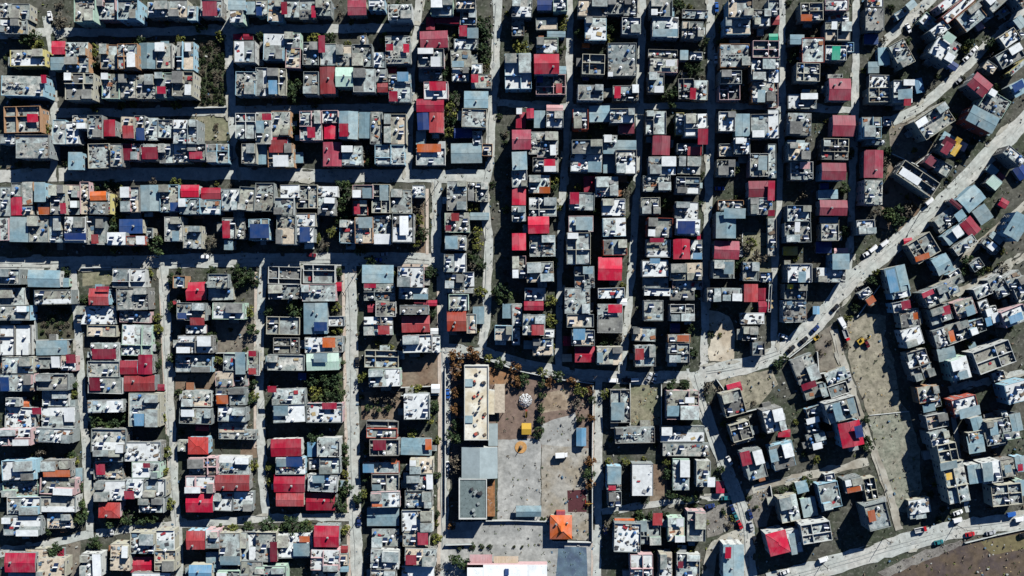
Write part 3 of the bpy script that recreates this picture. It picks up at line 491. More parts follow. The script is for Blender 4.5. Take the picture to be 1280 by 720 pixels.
parse(960, 540, """@ 72 120 108 124 -14 f2,q 30 118 40 66 -14 g,p 50 0 112 26 R,@ 240 38 90 70 -15 f1,q 248 70 48 34 -14 w,@ 104 382 96 130 -10 fC2,@ 206 376 76 96 -12 g1,@ 308 316 100 128 -12 fB2,@ 424 264 90 74 -12 w2,q 430 288 70 26 -12 o,@ 506 280 60 110 -12 sC1,@ 545 420 108 128 -14 f3,q 520 420 36 60 -14 o,@ 238 500 146 96 -10 sW3,@ 50 555 104 116 -12 Rx3,@ 132 546 66 120 -12 w2,q 126 560 30 110 -10 g,@ 170 275 60 60 -15 g1,@ 308 226 50 40 -12 w1
@ 758 370 106 72 -10 wC1,@ 890 100 94 90 -12 sC3,@ 856 30 90 70 -14 f3,@ 940 250 108 206 -12 fC3,q 904 168 86 40 -12 g,q 906 222 30 36 -12 y,@ 1040 60 84 90 -12 g2,@ 1130 24 90 76 -12 f2,@ 1034 210 66 96 -8 gW3,@ 1118 200 96 106 -8 wW3,q 1100 200 50 96 -8 g,@ 1200 180 66 90 -8 f2,q 1200 184 34 40 -8 g,@ 1188 312 150 104 -6 sC2,@ 1262 160 50 80 -8 gB2,q 1262 178 26 36 -8 R,@ 1262 280 50 80 -8 g2,@ 1215 18 90 36 -10 f2,@ 1160 40 60 50 -10 w1""")


def gable(mb, W, D, z, rise, m, along_x, over=.3, hip=False):
    w, d = W / 2 + over, D / 2 + over; t = .09
    if hip:
        r = max(0.0, (w - d)) if w >= d else 0.0; r2 = max(0.0, d - w) if d > w else 0.0
        A, B = (-r, -r2, z + rise), (r, r2, z + rise)
        c = [(-w, -d, z), (w, -d, z), (w, d, z), (-w, d, z)]
        if w >= d: fs = [[c[0], c[1], B, A], [c[1], c[2], B], [c[2], c[3], A, B], [c[3], c[0], A]]
        else: fs = [[c[0], c[1], A], [c[1], c[2], B, A], [c[2], c[3], B], [c[3], c[0], A, B]]
        for f in fs: mb.face(f, m)
        mb.box(-w, -d, z - t, w, d, z - .001, m, top=False, bottom=True)
        for p, q in ((c[0], A), (c[1], B if w >= d else A), (c[2], B), (c[3], A if w >= d else B), (A, B)): mb.tube(p, q, .11, m, 5)
        return
    if along_x:
        P = [(-w, -d, z), (w, -d, z), (w, 0, z + rise), (-w, 0, z + rise), (w, d, z), (-w, d, z)]
    else:
        P = [(-w, d, z), (-w, -d, z), (0, -d, z + rise), (0, d, z + rise), (w, -d, z), (w, d, z)]
    for dz, rev in ((0, False), (-t, True)):
        q = [(a, b, c + dz) for a, b, c in P]
        f1, f2 = [q[0], q[1], q[2], q[3]], [q[3], q[2], q[4], q[5]]
        mb.face(f1[::-1] if rev else f1, m); mb.face(f2[::-1] if rev else f2, m)
    e = [(P[0], P[1]), (P[4], P[5]), (P[1], P[2]), (P[2], P[4]), (P[5], P[3]), (P[3], P[0])]
    for a, b in e: mb.face([(a[0], a[1], a[2] - t), (b[0], b[1], b[2] - t), b, a], m)
    mb.tube(P[2], P[3], .07, m, 5)

def roofscape(root, W, D, zr, wm, code, rg, occ0, rooms=True):
    """stair rooms, tanks, collectors, dishes, debris on a flat roof; occ keeps them apart"""
    occ = []
    def spot(a, b, tries=14, m=.35):
        for _ in range(tries):
            x, y = rg.uniform(-W / 2 + a / 2 + m, W / 2 - a / 2 - m) if W > a + 2 * m else None, rg.uniform(-D / 2 + b / 2 + m, D / 2 - b / 2 - m) if D > b + 2 * m else None
            if x is None or y is None: return None
            if all(abs(x - o[0]) > (a + o[2]) / 2 + .1 or abs(y - o[1]) > (b + o[3]) / 2 + .1 for o in occ):
                occ.append((x, y, a, b)); return x, y
        return None
    occ += list(occ0)
    for kk in range(2):
      if rooms and W > 5.5 and D > 5.5 and rg.random() < (.72, .42)[kk]:
          a, b = rg.uniform(2.2, max(2.6, W * .58)), rg.uniform(2.2, max(2.6, D * .55)); hh = rg.uniform(2.2, 2.7)
          sx, sy = rg.choice((-1, 1)), rg.choice((-1, 1, 1)); x, y = sx * (W / 2 - a / 2 - .25), sy * (D / 2 - b / 2 - .25)
          if all(abs(x - o[0]) > (a + o[2]) / 2 or abs(y - o[1]) > (b + o[3]) / 2 for o in occ):
              occ.append((x, y, a, b)); mb = MB(); rm = rg.choice(ROOFS + [M_WHITE])
              mb.box(x - a / 2, y - b / 2, zr, x + a / 2, y + b / 2, zr + hh, wm, top=False); mb.box(x - a / 2 - .12, y - b / 2 - .12, zr + hh, x + a / 2 + .12, y + b / 2 + .12, zr + hh + .16, wm, bottom=True, tm=rm)
              sr = mb.build('stair_room', root)
              dx = x - sx * (a / 2 + .02); d = link('door', ME['door'], sr, (dx, y, zr), -sx * -R(90))
    if rg.random() < .5:
        p = spot(2.1, 1.9)
        if p:
            c = link('solar_collector', ME['collector'], root, (p[0], p[1], zr), -root.rotation_euler.z); link('hot_water_drum', ME['boiler'], c)
    for _ in range(rg.choice((0, 1, 1, 2, 2, 3))):
        p = spot(1.3, 1.3)
        if p: link('water_tank', ME[rg.choice(('tw', 'tw', 'tw', 'tb', 'td'))], root, (p[0], p[1], zr))
    if rg.random() < .5:
        p = spot(.8, .8)
        if p: link('satellite_dish', ME['dish'], root, (p[0], p[1], zr), rg.uniform(-.5, .5))
    if rg.random() < .3 and W > 5.5 and D > 5.5:      # washing on a line
        y = rg.uniform(-.3, .3) * D; x0, x1 = -W * .36, W * rg.uniform(.05, .36); c = MB(); c.tube((x0, y, zr), (x0, y, zr + 1.9), .05, M_STEEL, 5); c.tube((x1, y, zr), (x1, y, zr + 1.9), .05, M_STEEL, 5); c.tube((x0, y, zr + 1.85), (x1, y, zr + 1.85), .015, M_STEEL, 4); cl = c.build('clothes_line', root)
        x = x0 + .3
        while x < x1 - 1.2:
            a = rg.uniform(.5, 1.1); k = MB(); m = rg.choice(M_MATS + [M_WHITE, SHEET['p'], SHEET['c']]); dz = rg.uniform(.7, 1.3); sw = rg.uniform(.15, .5)
            k.face([(x, y + .02, zr + 1.87), (x + a, y + .02, zr + 1.87), (x + a, y - sw, zr + 1.85 - dz), (x, y - sw * .8, zr + 1.85 - dz)], m); k.face([(x, y + .02, zr + 1.87), (x, y + sw * .5, zr + 1.85 - dz * .8), (x + a, y + sw * .5, zr + 1.85 - dz * .8), (x + a, y + .02, zr + 1.87)], m); k.build('washing', cl); x += a + rg.uniform(.1, .5)
    if rg.random() < .22 and W > 6 and D > 6:         # column stubs waiting for the next storey
        hh = rg.uniform(.7, 1.6)
        for sx in (-.42, 0, .42):
            for sy in (-.42, .42):
                if rg.random() < .2 or any(abs(sx * W - o[0]) < o[2] / 2 + .2 and abs(sy * D - o[1]) < o[3] / 2 + .2 for o in occ): continue
                c = MB(); c.box(sx * W - .17, sy * D - .17, zr + .003, sx * W + .17, sy * D + .17, zr + hh, WALLS['G'])
                for e in (-.1, .1): c.tube((sx * W + e, sy * D + e, zr + hh), (sx * W + e, sy * D + e, zr + hh + .7), .02, M_MATS[4], 4)
                c.build('column_stub', root)
    n = int(W * D * rg.choice((.02, .08, .14, .22, .32))); mb = MB()
    for _ in range(n):
        a, b = rg.uniform(.25, 1.7) , rg.uniform(.25, 1.0)
        x, y = rg.uniform(-W / 2 + .5, W / 2 - .5), rg.uniform(-D / 2 + .5, D / 2 - .5)
        if rg.random() < .45: x = (-1 if x < 0 else 1) * (W / 2 - .7)
        if any(abs(x - o[0]) < (o[2] + .9) / 2 and abs(y - o[1]) < (o[3] + .9) / 2 for o in occ): continue
        mb.box(x - a / 2, y - b / 2, zr + .002, x + a / 2, y + b / 2, zr + rg.uniform(.1, .75), rg.choice(M_JUNK[:1] * 4 + M_JUNK[1:2] * 3 + M_JUNK[2:3] * 2 + M_JUNK[3:]), rot=rg.uniform(-.5, .5))
    for _ in range(rg.choice((1, 2, 3, 4))):     # mats, boards and tarpaulins lying about
        a, b = rg.uniform(.8, 2.4), rg.uniform(.6, 1.8); x, y = rg.uniform(-W / 2 + 1, W / 2 - 1), rg.uniform(-D / 2 + 1, D / 2 - 1)
        if any(abs(x - o[0]) < (o[2] + a) / 2 and abs(y - o[1]) < (o[3] + b) / 2 for o in occ): continue
        mb.box(x - a / 2, y - b / 2, zr + .31, x + a / 2, y + b / 2, zr + rg.uniform(.33, .42), rg.choice(M_MATS), rot=rg.uniform(-.4, .4), bottom=True)
    if mb.f: o = mb.build('rubble', root); o['kind'] = 'stuff'

def facade_openings(root, W, D, st, h1, rz, X, Y, rg):
    """windows per storey on the facades that look inwards over the town, one door"""
    for fi, (nx, ny, ln) in enumerate(((0, -1, W), (1, 0, D), (0, 1, W), (-1, 0, D))):
        wx, wy = nx * math.cos(rz) - ny * math.sin(rz), nx * math.sin(rz) + ny * math.cos(rz)
        r = math.hypot(X, Y)
        if r > 40 and (wx * -X + wy * -Y) / r < .12: continue
        n = max(1, min(4, int(ln / 3.4)))
        off = (D if nx == 0 else W) / 2
        for s in range(st):
            for k in range(n):
                if rg.random() < .18: continue
                u = (k + .5) / n * ln - ln / 2 + rg.uniform(-.25, .25); z = s * 3.0 + 1.75
                dr = (s == 0 and k == 0)
                px_, py_ = (u if nx == 0 else nx * off), (u if ny == 0 else ny * off)
                link('door' if dr else 'window', ME['door' if dr else 'window'], root, (px_, py_, 0.0 if dr else z), math.atan2(ny, nx) - R(90))

def inside(h, px, py, m=0.0):
    a = R(-h[4]); dx, dy = px - h[0], py - h[1]; u, v = dx * math.cos(a) - dy * math.sin(a), dx * math.sin(a) + dy * math.cos(a)
    return abs(u) <= h[2] / 2 + m and abs(v) <= h[3] / 2 + m
own = {}
for p in PATCH:
    best = None
    for i, h in enumerate(HOUSES):
        if inside(h, p[0], p[1], 1.5) and (best is None or h[2] * h[3] < HOUSES[best][2] * HOUSES[best][3]): best = i
    if best is None or HOUSES[best][5][0] in 'rRhog' and False: HOUSES.append([p[0], p[1], p[2], p[3], p[4], p[5][0] + '#'])
    else: own.setdefault(best, []).append(p)
COUNT = {}
def lane_clear(px, py, m=4.0):
    for nm, P in LANES.items():
        for (x0, y0), (x1, y1) in zip(P, P[1:]):
            dx, dy = x1 - x0, y1 - y0; q = max(0, min(1, ((px - x0) * dx + (py - y0) * dy) / (dx * dx + dy * dy + 1e-9)))
            if math.hypot(px - x0 - q * dx, py - y0 - q * dy) < LW[nm] / 2 + m: return False
    return True
def build_house(i, h):
    px, py, w, d, ang, code = h; rg = random.Random(1000 + int(px * 7 + py * 131))
    c = code[0]; shed = '#' in code; st = None; wl = None
    for ch in code[1:]:
        if ch.isdigit(): st = int(ch)
        elif ch.isupper(): wl = ch
    if st is None:
        if shed: st = 1
        elif px < 525 and py < 325: st = rg.choice((2, 2, 2, 3))
        elif px > 1085: st = rg.choice((2, 2, 3))
        else: st = rg.choice((2, 2, 2, 3)) if px > 620 and py < 460 else rg.choice((1, 2, 2, 2))
        if min(w, d) < 16 and st > 1 and not (px < 525 and py < 325): st = rg.choice((1, 1, 2))
    zr = 2.6 if shed else st * 3.05 + rg.uniform(.1, .8)
    given = wl is not None
    wm = WALLS[wl] if given else WALLS[rg.choice('WWGGGGGCBNPTT' if c != 's' else 'TGTG')]
    X, Y = w2(px, py, zr); k = S * (HC - zr) / HC; W, D = w * k - .05 - rg.uniform(0, .04), d * k - .05 - rg.uniform(0, .04); rz = -R(ang) + R(rg.gauss(0, 1.1))
    pit = c in SHEET and c not in 'wtf' or shed
    if shed: nm, look, grp = 'shed', COLNAME[c] + '-roofed shed', 'small sheds in the yards'
    elif pit: nm, look, grp = ('red_roof_house' if c in 'rRhez' else 'metal_roof_house'), COLNAME[c] + '-roofed house', ('houses with red sheet roofs' if c in 'rRhez' else 'houses with painted metal roofs')
    else: nm, look, grp = KIND[c]
    root = thing(nm, X, Y, rz)
    pats = own.get(i, [])
    if given and wl in WNAME and c == 'f' and not shed: root.name = 'painted_house'; grp = 'flat-roofed houses with coloured walls'
    if given and wl in WNAME: look = WNAME[wl] + '-walled ' + look.replace('grey flat', 'flat')
    if pats: look += ' with ' + COLNAME[pats[0][5][0]] + ' canopy'
    reg(root, px, py, look, 'shed' if shed else 'house', grp)
    wb = MB()
    if pit:
        over = .25; Wb, Db = W - .5, D - .5; rm = rg.choice(REDS) if c == 'R' else SHEET[c]
        flat = c in 'gb' and (min(W, D) < 7 or rg.random() < .4)
        ax = W >= D * .9; rise = (min(W, D) if False else (D if ax else W)) / 2 * rg.uniform(.16, .26); hip = c == 'h' or 'x' in code
        if flat: rise *= .25
        wb.box(-Wb / 2, -Db / 2, 0, Wb / 2, Db / 2, zr - .1, wm, top=False)
        if not hip:     # gable ends
            if ax:
                for s in (-1, 1): wb.face([(s * Wb / 2, -Db / 2, zr - .1), (s * Wb / 2, Db / 2, zr - .1), (s * Wb / 2, 0, zr + rise * .92)][::s], wm)
            else:
                for s in (-1, 1): wb.face([(-Wb / 2, s * Db / 2, zr - .1), (Wb / 2, s * Db / 2, zr - .1), (0, s * Db / 2, zr + rise * .92)][::-s], wm)
        wb.build('wall', root)
        rb = MB(); gable(rb, Wb, Db, zr, rise, rm, ax, over, hip); ro = rb.build('roof', root)
        if not shed and min(W, D) > 6:
            for _ in range(rg.choice((0, 1, 1, 2))):
                u, v = rg.uniform(-.32, .32), rg.uniform(-.32, .32); zz = zr + rise * (1 - abs(v if ax else u) * 2) if not hip else zr + rise * .4
                link('chimney', ME['chimney'], ro, (u * W, v * D, zz))
    else:
        rm = {'w': M_WHITE, 't': M_TAN}.get(c) or rg.choice(ROOFS[:4] + ROOFS[:2] + [ROOFS[1]] + ([ROOFS[4]] if rg.random() < .6 else []))
        wb.box(-W / 2, -D / 2, 0, W / 2, D / 2, zr - .2, wm, top=False); wb.build('wall', root)
        rb = MB(); rb.box(-W / 2 - .08, -D / 2 - .08, zr - .2, W / 2 + .08, D / 2 + .08, zr, wm, bottom=True, tm=rm)
        # second screed or a raised strip on part of the roof
        if c != 's' and rg.random() < .75 and W > 4 and D > 4:
            f = rg.uniform(.35, .65); rm2 = rg.choice(ROOFS + [M_WHITE, M_TAN]) if c != 'w' else rg.choice([M_WHITE, ROOFS[1], ROOFS[2]])
            if rg.random() < .5: rb.box(-W / 2 + .25, -D / 2 + .25, zr, -W / 2 + W * f, D / 2 - .25, zr + rg.uniform(.03, .3), rm2)
            else: rb.box(-W / 2 + .25, -D / 2 + .25, zr, W / 2 - .25, -D / 2 + D * f, zr + rg.uniform(.03, .3), rm2)
        rb.build('roof', root)
        pm = wm if given or rg.random() < .4 else WALLS[rg.choice('WGGT')]
        ph = rg.choice((.15, .3, .5, .8, .95)) if c != 's' else rg.uniform(1.0, 2.0); t = .13 if c != 's' else .16
        pb = MB(); z0 = zr + .001; a, b = W / 2 + .05, D / 2 + .05
        sides = [1, 1, 1, 1]
        q_ = rg.choice((0, 0, 1, 1, 2)) if c != 's' else 0
        if q_ > 0: sides[rg.randrange(2)] = 0
        if q_ > 1: sides[2 + rg.randrange(2)] = 0
        if sides[0]: pb.box(-a, -b, z0, a, -b + t, zr + ph, pm)
        if sides[1]: pb.box(-a, b - t, z0, a, b, zr + ph, pm)
        if sides[2]: pb.box(-a, -b + t + .002, z0, -a + t, b - t - .002, zr + ph - .003, pm)
        if sides[3]: pb.box(a - t, -b + t + .002, z0, a, b - t - .002, zr + ph - .003, pm)
        pb.build('parapet', root)
        if c == 's' or (W > 7 and D > 7 and rg.random() < .25):
            qb = MB(); hh = ph - .006 if c == 's' else rg.uniform(.8, 2.0)
            x = rg.uniform(-.2, .2) * W; y = rg.uniform(-.2, .2) * D
            qb.box(x - .1, -b + t + .003, z0, x + .1, y - .1, zr + hh, pm); qb.box(x - .1, y + .1, z0, x + .1, b - t - .003, zr + hh, pm)
            qb.box(-a + t + .003, y - .1, z0, a - t - .003 if rg.random() < .6 else x + .1, y + .1, zr + hh - .004, pm); qb.build('partition_wall', root)
        root_occ = []
        for p in pats:
            dx, dy = (p[0] - px) * k, -(p[1] - py) * k; u = dx * math.cos(-rz) - dy * math.sin(-rz); v = dx * math.sin(-rz) + dy * math.cos(-rz)
            root_occ.append((u, v, p[2] * k, p[3] * k))
        roofscape(root, W, D, zr, wm, c, rg, root_occ, rooms=(c != 's'))
    for p in pats:
        zc = zr + (2.2 if not pit else 1.2 + .25 * min(W, D) * .5); kk = S * (HC - zc) / HC; cx, cy = w2(p[0], p[1], zc)
        dx, dy = cx - X, cy - Y; u = dx * math.cos(-rz) - dy * math.sin(-rz); v = dx * math.sin(-rz) + dy * math.cos(-rz); a, b = p[2] * kk / 2, p[3] * kk / 2
        rr = -R(p[4]) - rz
        cb = MB(); m = rg.choice(REDS) if p[5][0] == 'R' else SHEET[p[5][0]]; tl = .16 * min(2.5, b)
        cb.face([(-a, -b, zc - tl), (a, -b, zc - tl), (a, b, zc + tl), (-a, b, zc + tl)], m); cb.face([(-a, b, zc + tl - .07), (a, b, zc + tl - .07), (a, -b, zc - tl - .07), (-a, -b, zc - tl - .07)], m)
        for x0, y0, x1, y1, z0, z1 in ((-a, -b, a, -b, -tl, -tl), (a, -b, a, b, -tl, tl), (a, b, -a, b, tl, tl), (-a, b, -a, -b, tl, -tl)):
            cb.face([(x0, y0, zc + z0 - .07), (x1, y1, zc + z1 - .07), (x1, y1, zc + z1), (x0, y0, zc + z0)], m)
        for sx in (-1, 1):
            for sy in (-1, 1): cb.box(sx * (a - .15) - .05, sy * (b - .15) - .05, zr - 1.0 if not inside(h, p[0], p[1], -1) else zr + .002, sx * (a - .15) + .05, sy * (b - .15) + .05, zc + sy * tl * .9 - .07, M_STEEL)
        o = cb.build('canopy', root, (u, v, 0)); o.rotation_euler.z = rr
    # lean-tos and extensions that make the outline uneven
    for _ in range(rg.choice((0, 1, 1, 2, 2)) if not shed and min(W, D) > 6 else 0):
        a, b = rg.uniform(2.0, 4.6), rg.uniform(1.2, 3.4); s = rg.choice(('n', 's', 'e', 'w')); hh = rg.uniform(2.1, 2.9)
        if s in 'ns': u, v = rg.uniform(-W / 2 + a / 2, W / 2 - a / 2), (1 if s == 'n' else -1) * (D / 2 + b / 2 + .12)
        else: a, b = b, a; u, v = (1 if s == 'e' else -1) * (W / 2 + a / 2 + .12), rg.uniform(-D / 2 + b / 2, D / 2 - b / 2)
        gx, gy = X + u * math.cos(rz) - v * math.sin(rz), Y + u * math.sin(rz) + v * math.cos(rz); qx, qy = 640 + gx / S, 360 - gy / S
        if not lane_clear(qx, qy, max(a, b) / 2 / S + .5) or (556 < qx < 742 and qy > 444): continue
        if any(j != i and inside(HOUSES[j], qx, qy, min(a, b) / S * .4) for j in range(len(HOUSES)) if abs(HOUSES[j][0] - qx) < 45 and abs(HOUSES[j][1] - qy) < 45): continue
        ab = MB(); am = WALLS[rg.choice('GTTW')]; ab.box(u - a / 2, v - b / 2, 0, u + a / 2, v + b / 2, hh, am, top=False); e = rg.uniform(-.2, .2)
        ab.box(u - a / 2 - .12, v - b / 2 - .1, hh, u + a / 2 + .12, v + b / 2 + .1, hh + .1, am, bottom=True, tm=rg.choice(ROOFS + [SHEET['g'], SHEET['f'], M_MATS[4]])); ab.build('annex', root)
    if not shed: facade_openings(root, W if not pit else W - .5, D if not pit else D - .5, st, 3.0, rz, X, Y, rg)
for i, h in enumerate(HOUSES): build_house(i, h)
# ------------------------------------------------------------------ school
def rect(x0, y0, x1, y1, z): (a, b), (c, d) = w2(x0, y1, z), w2(x1, y0, z); return a, b, c, d
M_CREAM = mat('school_roof_cream', (.74, .71, .62), .22, .35, spots=.6, spotcol=(.46, .36, .24), tint=(.60, .52, .38), tscale=.12)
M_FELT = mat('felt_roof_green', (.15, .19, .19), .25, .6, spots=.85, spotcol=(.03, .035, .04), thr=.60)
z = 7.2; a, b, c, d = rect(580.5, 457, 610.5, 550, z); cx, cy = (a + c) / 2, (b + d) / 2
sch = thing('school_building', cx, cy); W, D = c - a, d - b
m = MB(); m.box(-W / 2, -D / 2, 0, W / 2, D / 2, z - .25, WALLS['W'], top=False); m.build('wall', sch)
m = MB(); m.box(-W / 2 - .15, -D / 2 - .15, z - .25, W / 2 + .15, D / 2 + .15, z, WALLS['W'], bottom=True, tm=M_CREAM); m.build('roof', sch)
m = MB()
for q in ((-W / 2, -D / 2, W / 2, -D / 2 + .25), (-W / 2, D / 2 - .25, W / 2, D / 2), (-W / 2, -D / 2 + .252, -W / 2 + .25, D / 2 - .252), (W / 2 - .25, -D / 2 + .252, W / 2, D / 2 - .252)): m.box(q[0], q[1], z + .001, q[2], q[3], z + .6, WALLS['W'])
m.build('parapet', sch)
for yy in (.27, -.22):
    m = MB(); y = yy * D; m.box(-W / 2 + .3, y - 1.6, z, -W / 2 + 3.6, y + 1.6, z + .5, WALLS['G'], tm=SHEET['g']); m.build('raised_roof', sch)
rg = random.Random(5)
for k in range(26):
    m = MB(); x, y = rg.choice((-.05, .12, .3, .02)) * W + rg.uniform(-.7, .7), rg.uniform(-.46, .46) * D; s = rg.uniform(.25, .6); m.box(x - s, y - s, z + .002, x + s, y + s, z + rg.uniform(.4, 1.3), rg.choice((M_JUNK[1], WALLS['W'], M_JUNK[2], WALLS['R'])), rot=.5); m.build('roof_vent', sch)
m = MB(); m.box(W / 2 + .16, -D * .16, 0, W / 2 + 2.6, D * .16, 6.0, WALLS['W'], tm=M_CREAM); m.build('side_wing', sch)
m = MB(); m.box(W / 2 + 2.62, -D * .15, 3.3, W / 2 + 7.0, D * .24, 3.5, WALLS['C'], bottom=True, tm=M_TAN)
for x in (W / 2 + 2.8, W / 2 + 6.8):
    for y in (-D * .14, .04 * D, D * .23): m.box(x - .12, y - .12, 0, x + .12, y + .12, 3.3, WALLS['W'])
m.build('terrace_canopy', sch)
for k in range(8):
    for s in (2.2, 5.2):
        link('window', ME['window'], sch, (W / 2, -D / 2 + D * (k + .5) / 8, s), -R(90)) if abs((k + .5) / 8 - .5) > .17 else None
        link('window', ME['window'], sch, (-W / 2, -D / 2 + D * (k + .5) / 8, s), R(90))
for k in range(3): link('window', ME['window'], sch, (-W / 2 + W * (k + .5) / 3, -D / 2, 5.2), R(180))
reg(sch, 596, 503, 'long cream school building', 'school', where='long cream flat-roofed school building at the left edge of the dirt yard')
# gabled grey hall
z = 6.0; a, b, c, d = rect(577, 559, 622, 598, z); hall = thing('gabled_hall', (a + c) / 2, (b + d) / 2); W, D = c - a, d - b
m = MB(); m.box(-W / 2 + .3, -D / 2 + .3, 0, W / 2 - .3, D / 2 - .3, z - .1, WALLS['W'], top=False)
for s in (-1, 1): m.face([(-W / 2 + .3, s * (D / 2 - .3), z - .1), (W / 2 - .3, s * (D / 2 - .3), z - .1), (0, s * (D / 2 - .3), z + 1.5)][::-s], WALLS['W'])
m.build('wall', hall); m = MB(); gable(m, W - .6, D - .6, z, 1.6, SHEET['i'], False, .3); m.build('roof', hall)
m = MB(); x0, y0, x1, y1 = W * .24, D / 2 + .05, W / 2, D / 2 + 9.5; m.box(x0, y0, 0, x1, y1, 3.2, WALLS['G'], tm=SHEET['i']); m.build('porch', hall)
for k in range(4): link('window', ME['window'], hall, (-W / 2 + .3, -D * .36 + k * D * .24, 3), R(90)); link('window', ME['window'], hall, (W / 2 - .3, -D * .36 + k * D * .24, 3), -R(90))
reg(hall, 600, 579, '', 'hall', where='pale grey gabled hall between the long cream school and the dark flat-roofed block')
# dark flat block with white rim
z = 8.0; a, b, c, d = rect(573.5, 598.5, 608.5, 649, z); blk = thing('flat_roof_block', (a + c) / 2, (b + d) / 2); W, D = c - a, d - b
m = MB(); m.box(-W / 2, -D / 2, 0, W / 2, D / 2, z - .3, WALLS['G'], top=False); m.build('wall', blk)
m = MB(); m.box(-W / 2 - .1, -D / 2 - .1, z - .3, W / 2 + .1, D / 2 + .1, z, WALLS['G'], bottom=True, tm=M_FELT); m.build('roof', blk)
m = MB()
for q in ((-W / 2, -D / 2, W / 2, -D / 2 + .6), (-W / 2, D / 2 - .3, W / 2, D / 2), (-W / 2, -D / 2 + .602, -W / 2 + .5, D / 2 - .302), (W / 2 - .35, -D / 2 + .602, W / 2, D / 2 - .302)): m.box(q[0], q[1], z + .001, q[2], q[3], z + .35, WALLS['W'])
m.build('parapet', blk)
for k in range(9):
    m = MB(); x, y = rg.uniform(-.38, .38) * W, rg.uniform(-.4, .4) * D; s = rg.uniform(.3, .7); m.box(x - s, y - s, z + .002, x + s, y + s, z + rg.uniform(.5, 1.3), M_JUNK[1] if k % 2 else WALLS['G'], rot=rg.uniform(0, 1)); m.build('roof_vent', blk)
m = MB(); m.box(W / 2 + .12, -D * .5, 0, W / 2 + 3.4, D * .5, 3.0, WALLS['G'], tm=mat('rusty_sheet', (.30, .14, .06), .5, .5, spots=.7, spotcol=(.40, .38, .36))); m.build('lean_to', blk)
for s in range(2):
    for k in range(5): link('window', ME['window'], blk, (-W / 2, -D * .4 + k * D * .2, 2 + s * 3.4), R(90))
reg(blk, 591, 624, '', 'school block', where='dark green-grey flat-roofed block with pale rim, below the gabled hall')
# open shelter
z = 3.2; a, b, c, d = rect(645, 632, 676.5, 646, z); sh = thing('yard_shelter', (a + c) / 2, (b + d) / 2); W, D = c - a, d - b
m = MB(); gable(m, W - .4, D - .4, z, .8, SHEET['g'], True, .2); m.build('roof', sh)
for k in range(5):
    for s in (-1, 1): m = MB(); x = -W / 2 + .5 + k * (W - 1) / 4; m.box(x - .08, s * (D / 2 - .4) - .08, 0, x + .08, s * (D / 2 - .4) + .08, z - .1, M_STEEL); m.build('post', sh)
reg(sh, 660, 639, '', 'shelter', where='pale blue gabled shelter standing alone on the school court')
# orange hipped house
z = 4.2; a, b, c, d = rect(687.5, 644, 715, 674, z); oh = thing('orange_roof_house', (a + c) / 2, (b + d) / 2); W, D = c - a, d - b; M_OR = sheet('tile_orange', (.62, .13, .03), .2, .8)
m = MB(); m.box(-W / 2 + .4, -D / 2 + .4, 0, W / 2 - .4, D / 2 - .4, z - .12, WALLS['C']); m.build('wall', oh)
m = MB(); gable(m, W - .8, D - .8, z, 2.2, M_OR, True, .4, True); rf = m.build('roof', oh)
m = MB(); m.face([(-1.4, -1.2, z + 1.35), (1.4, -1.2, z + 1.35), (0, -1.2, z + 2.9)], M_JUNK[2]); m.face([(-1.6, -1.3, z + 1.3), (0, -1.3, z + 3.0), (0, 1.2, z + 2.6), (-1.6, 1.4, z + 1.6)][::-1], M_OR); m.face([(1.6, -1.3, z + 1.3), (1.6, 1.4, z + 1.6), (0, 1.2, z + 2.6), (0, -1.3, z + 3.0)][::-1], M_OR); m.build('dormer', rf)
for x, y in ((-2.2, 1.6), (2.6, 2.2)): link('chimney', ME['chimney'], rf, (x, y, z + .9))
m = MB(); m.box(-W * .2, D / 2 - .38, 0, W * .2, D / 2 + 1.4, 3.0, WALLS['R'], tm=SHEET['r']); m.build('porch', oh)
reg(oh, 701, 658, '', 'house', where='bright orange hip-roofed house in the bottom right of the school yard')
# white complex at the bottom edge
z = 5.2; a, b, c, d = rect(584, 706, 684, 742, z); wc = thing('white_roof_hall', (a + c) / 2, (b + d) / 2); W, D = c - a, d - b
m = MB(); m.box(-W / 2, -D / 2, 0, W / 2, D / 2, z - .1, WALLS['P'], top=False); m.build('wall', wc)
for k, (f0, f1) in enumerate(((0, .20), (.20, .76), (.76, 1))):
    m = MB(); x0, x1 = -W / 2 + f0 * W + .02, -W / 2 + f1 * W - .02; e = .12 * k; m.box(x0, -D / 2, z - .1, x1, D / 2 - 1.2 * (k == 0), z + .1 + e, SHEET['w'], bottom=True); m.build('roof', wc)
m = MB(); m.box(-W * .03, D / 2 - 4.2, z + .32, W * .02, D / 2 - 1.6, z + .9, SHEET['b']); m.build('skylight', wc)
m = MB(); m.box(-W / 2 + 1, D / 2 + .03, 2.9, -W / 2 + W * .31, D / 2 + 3.8, 3.05, SHEET['p'], bottom=True); m.build('awning', wc)
m = MB(); m.box(-W / 2 + W * .33, D / 2 + .03, 2.7, -W / 2 + W * .64, D / 2 + 3.0, 2.85, SHEET['t'], bottom=True); m.build('awning', wc)
reg(wc, 634, 715, '', 'hall', where='long bright white sheet-roofed hall at the bottom edge, below the school court')
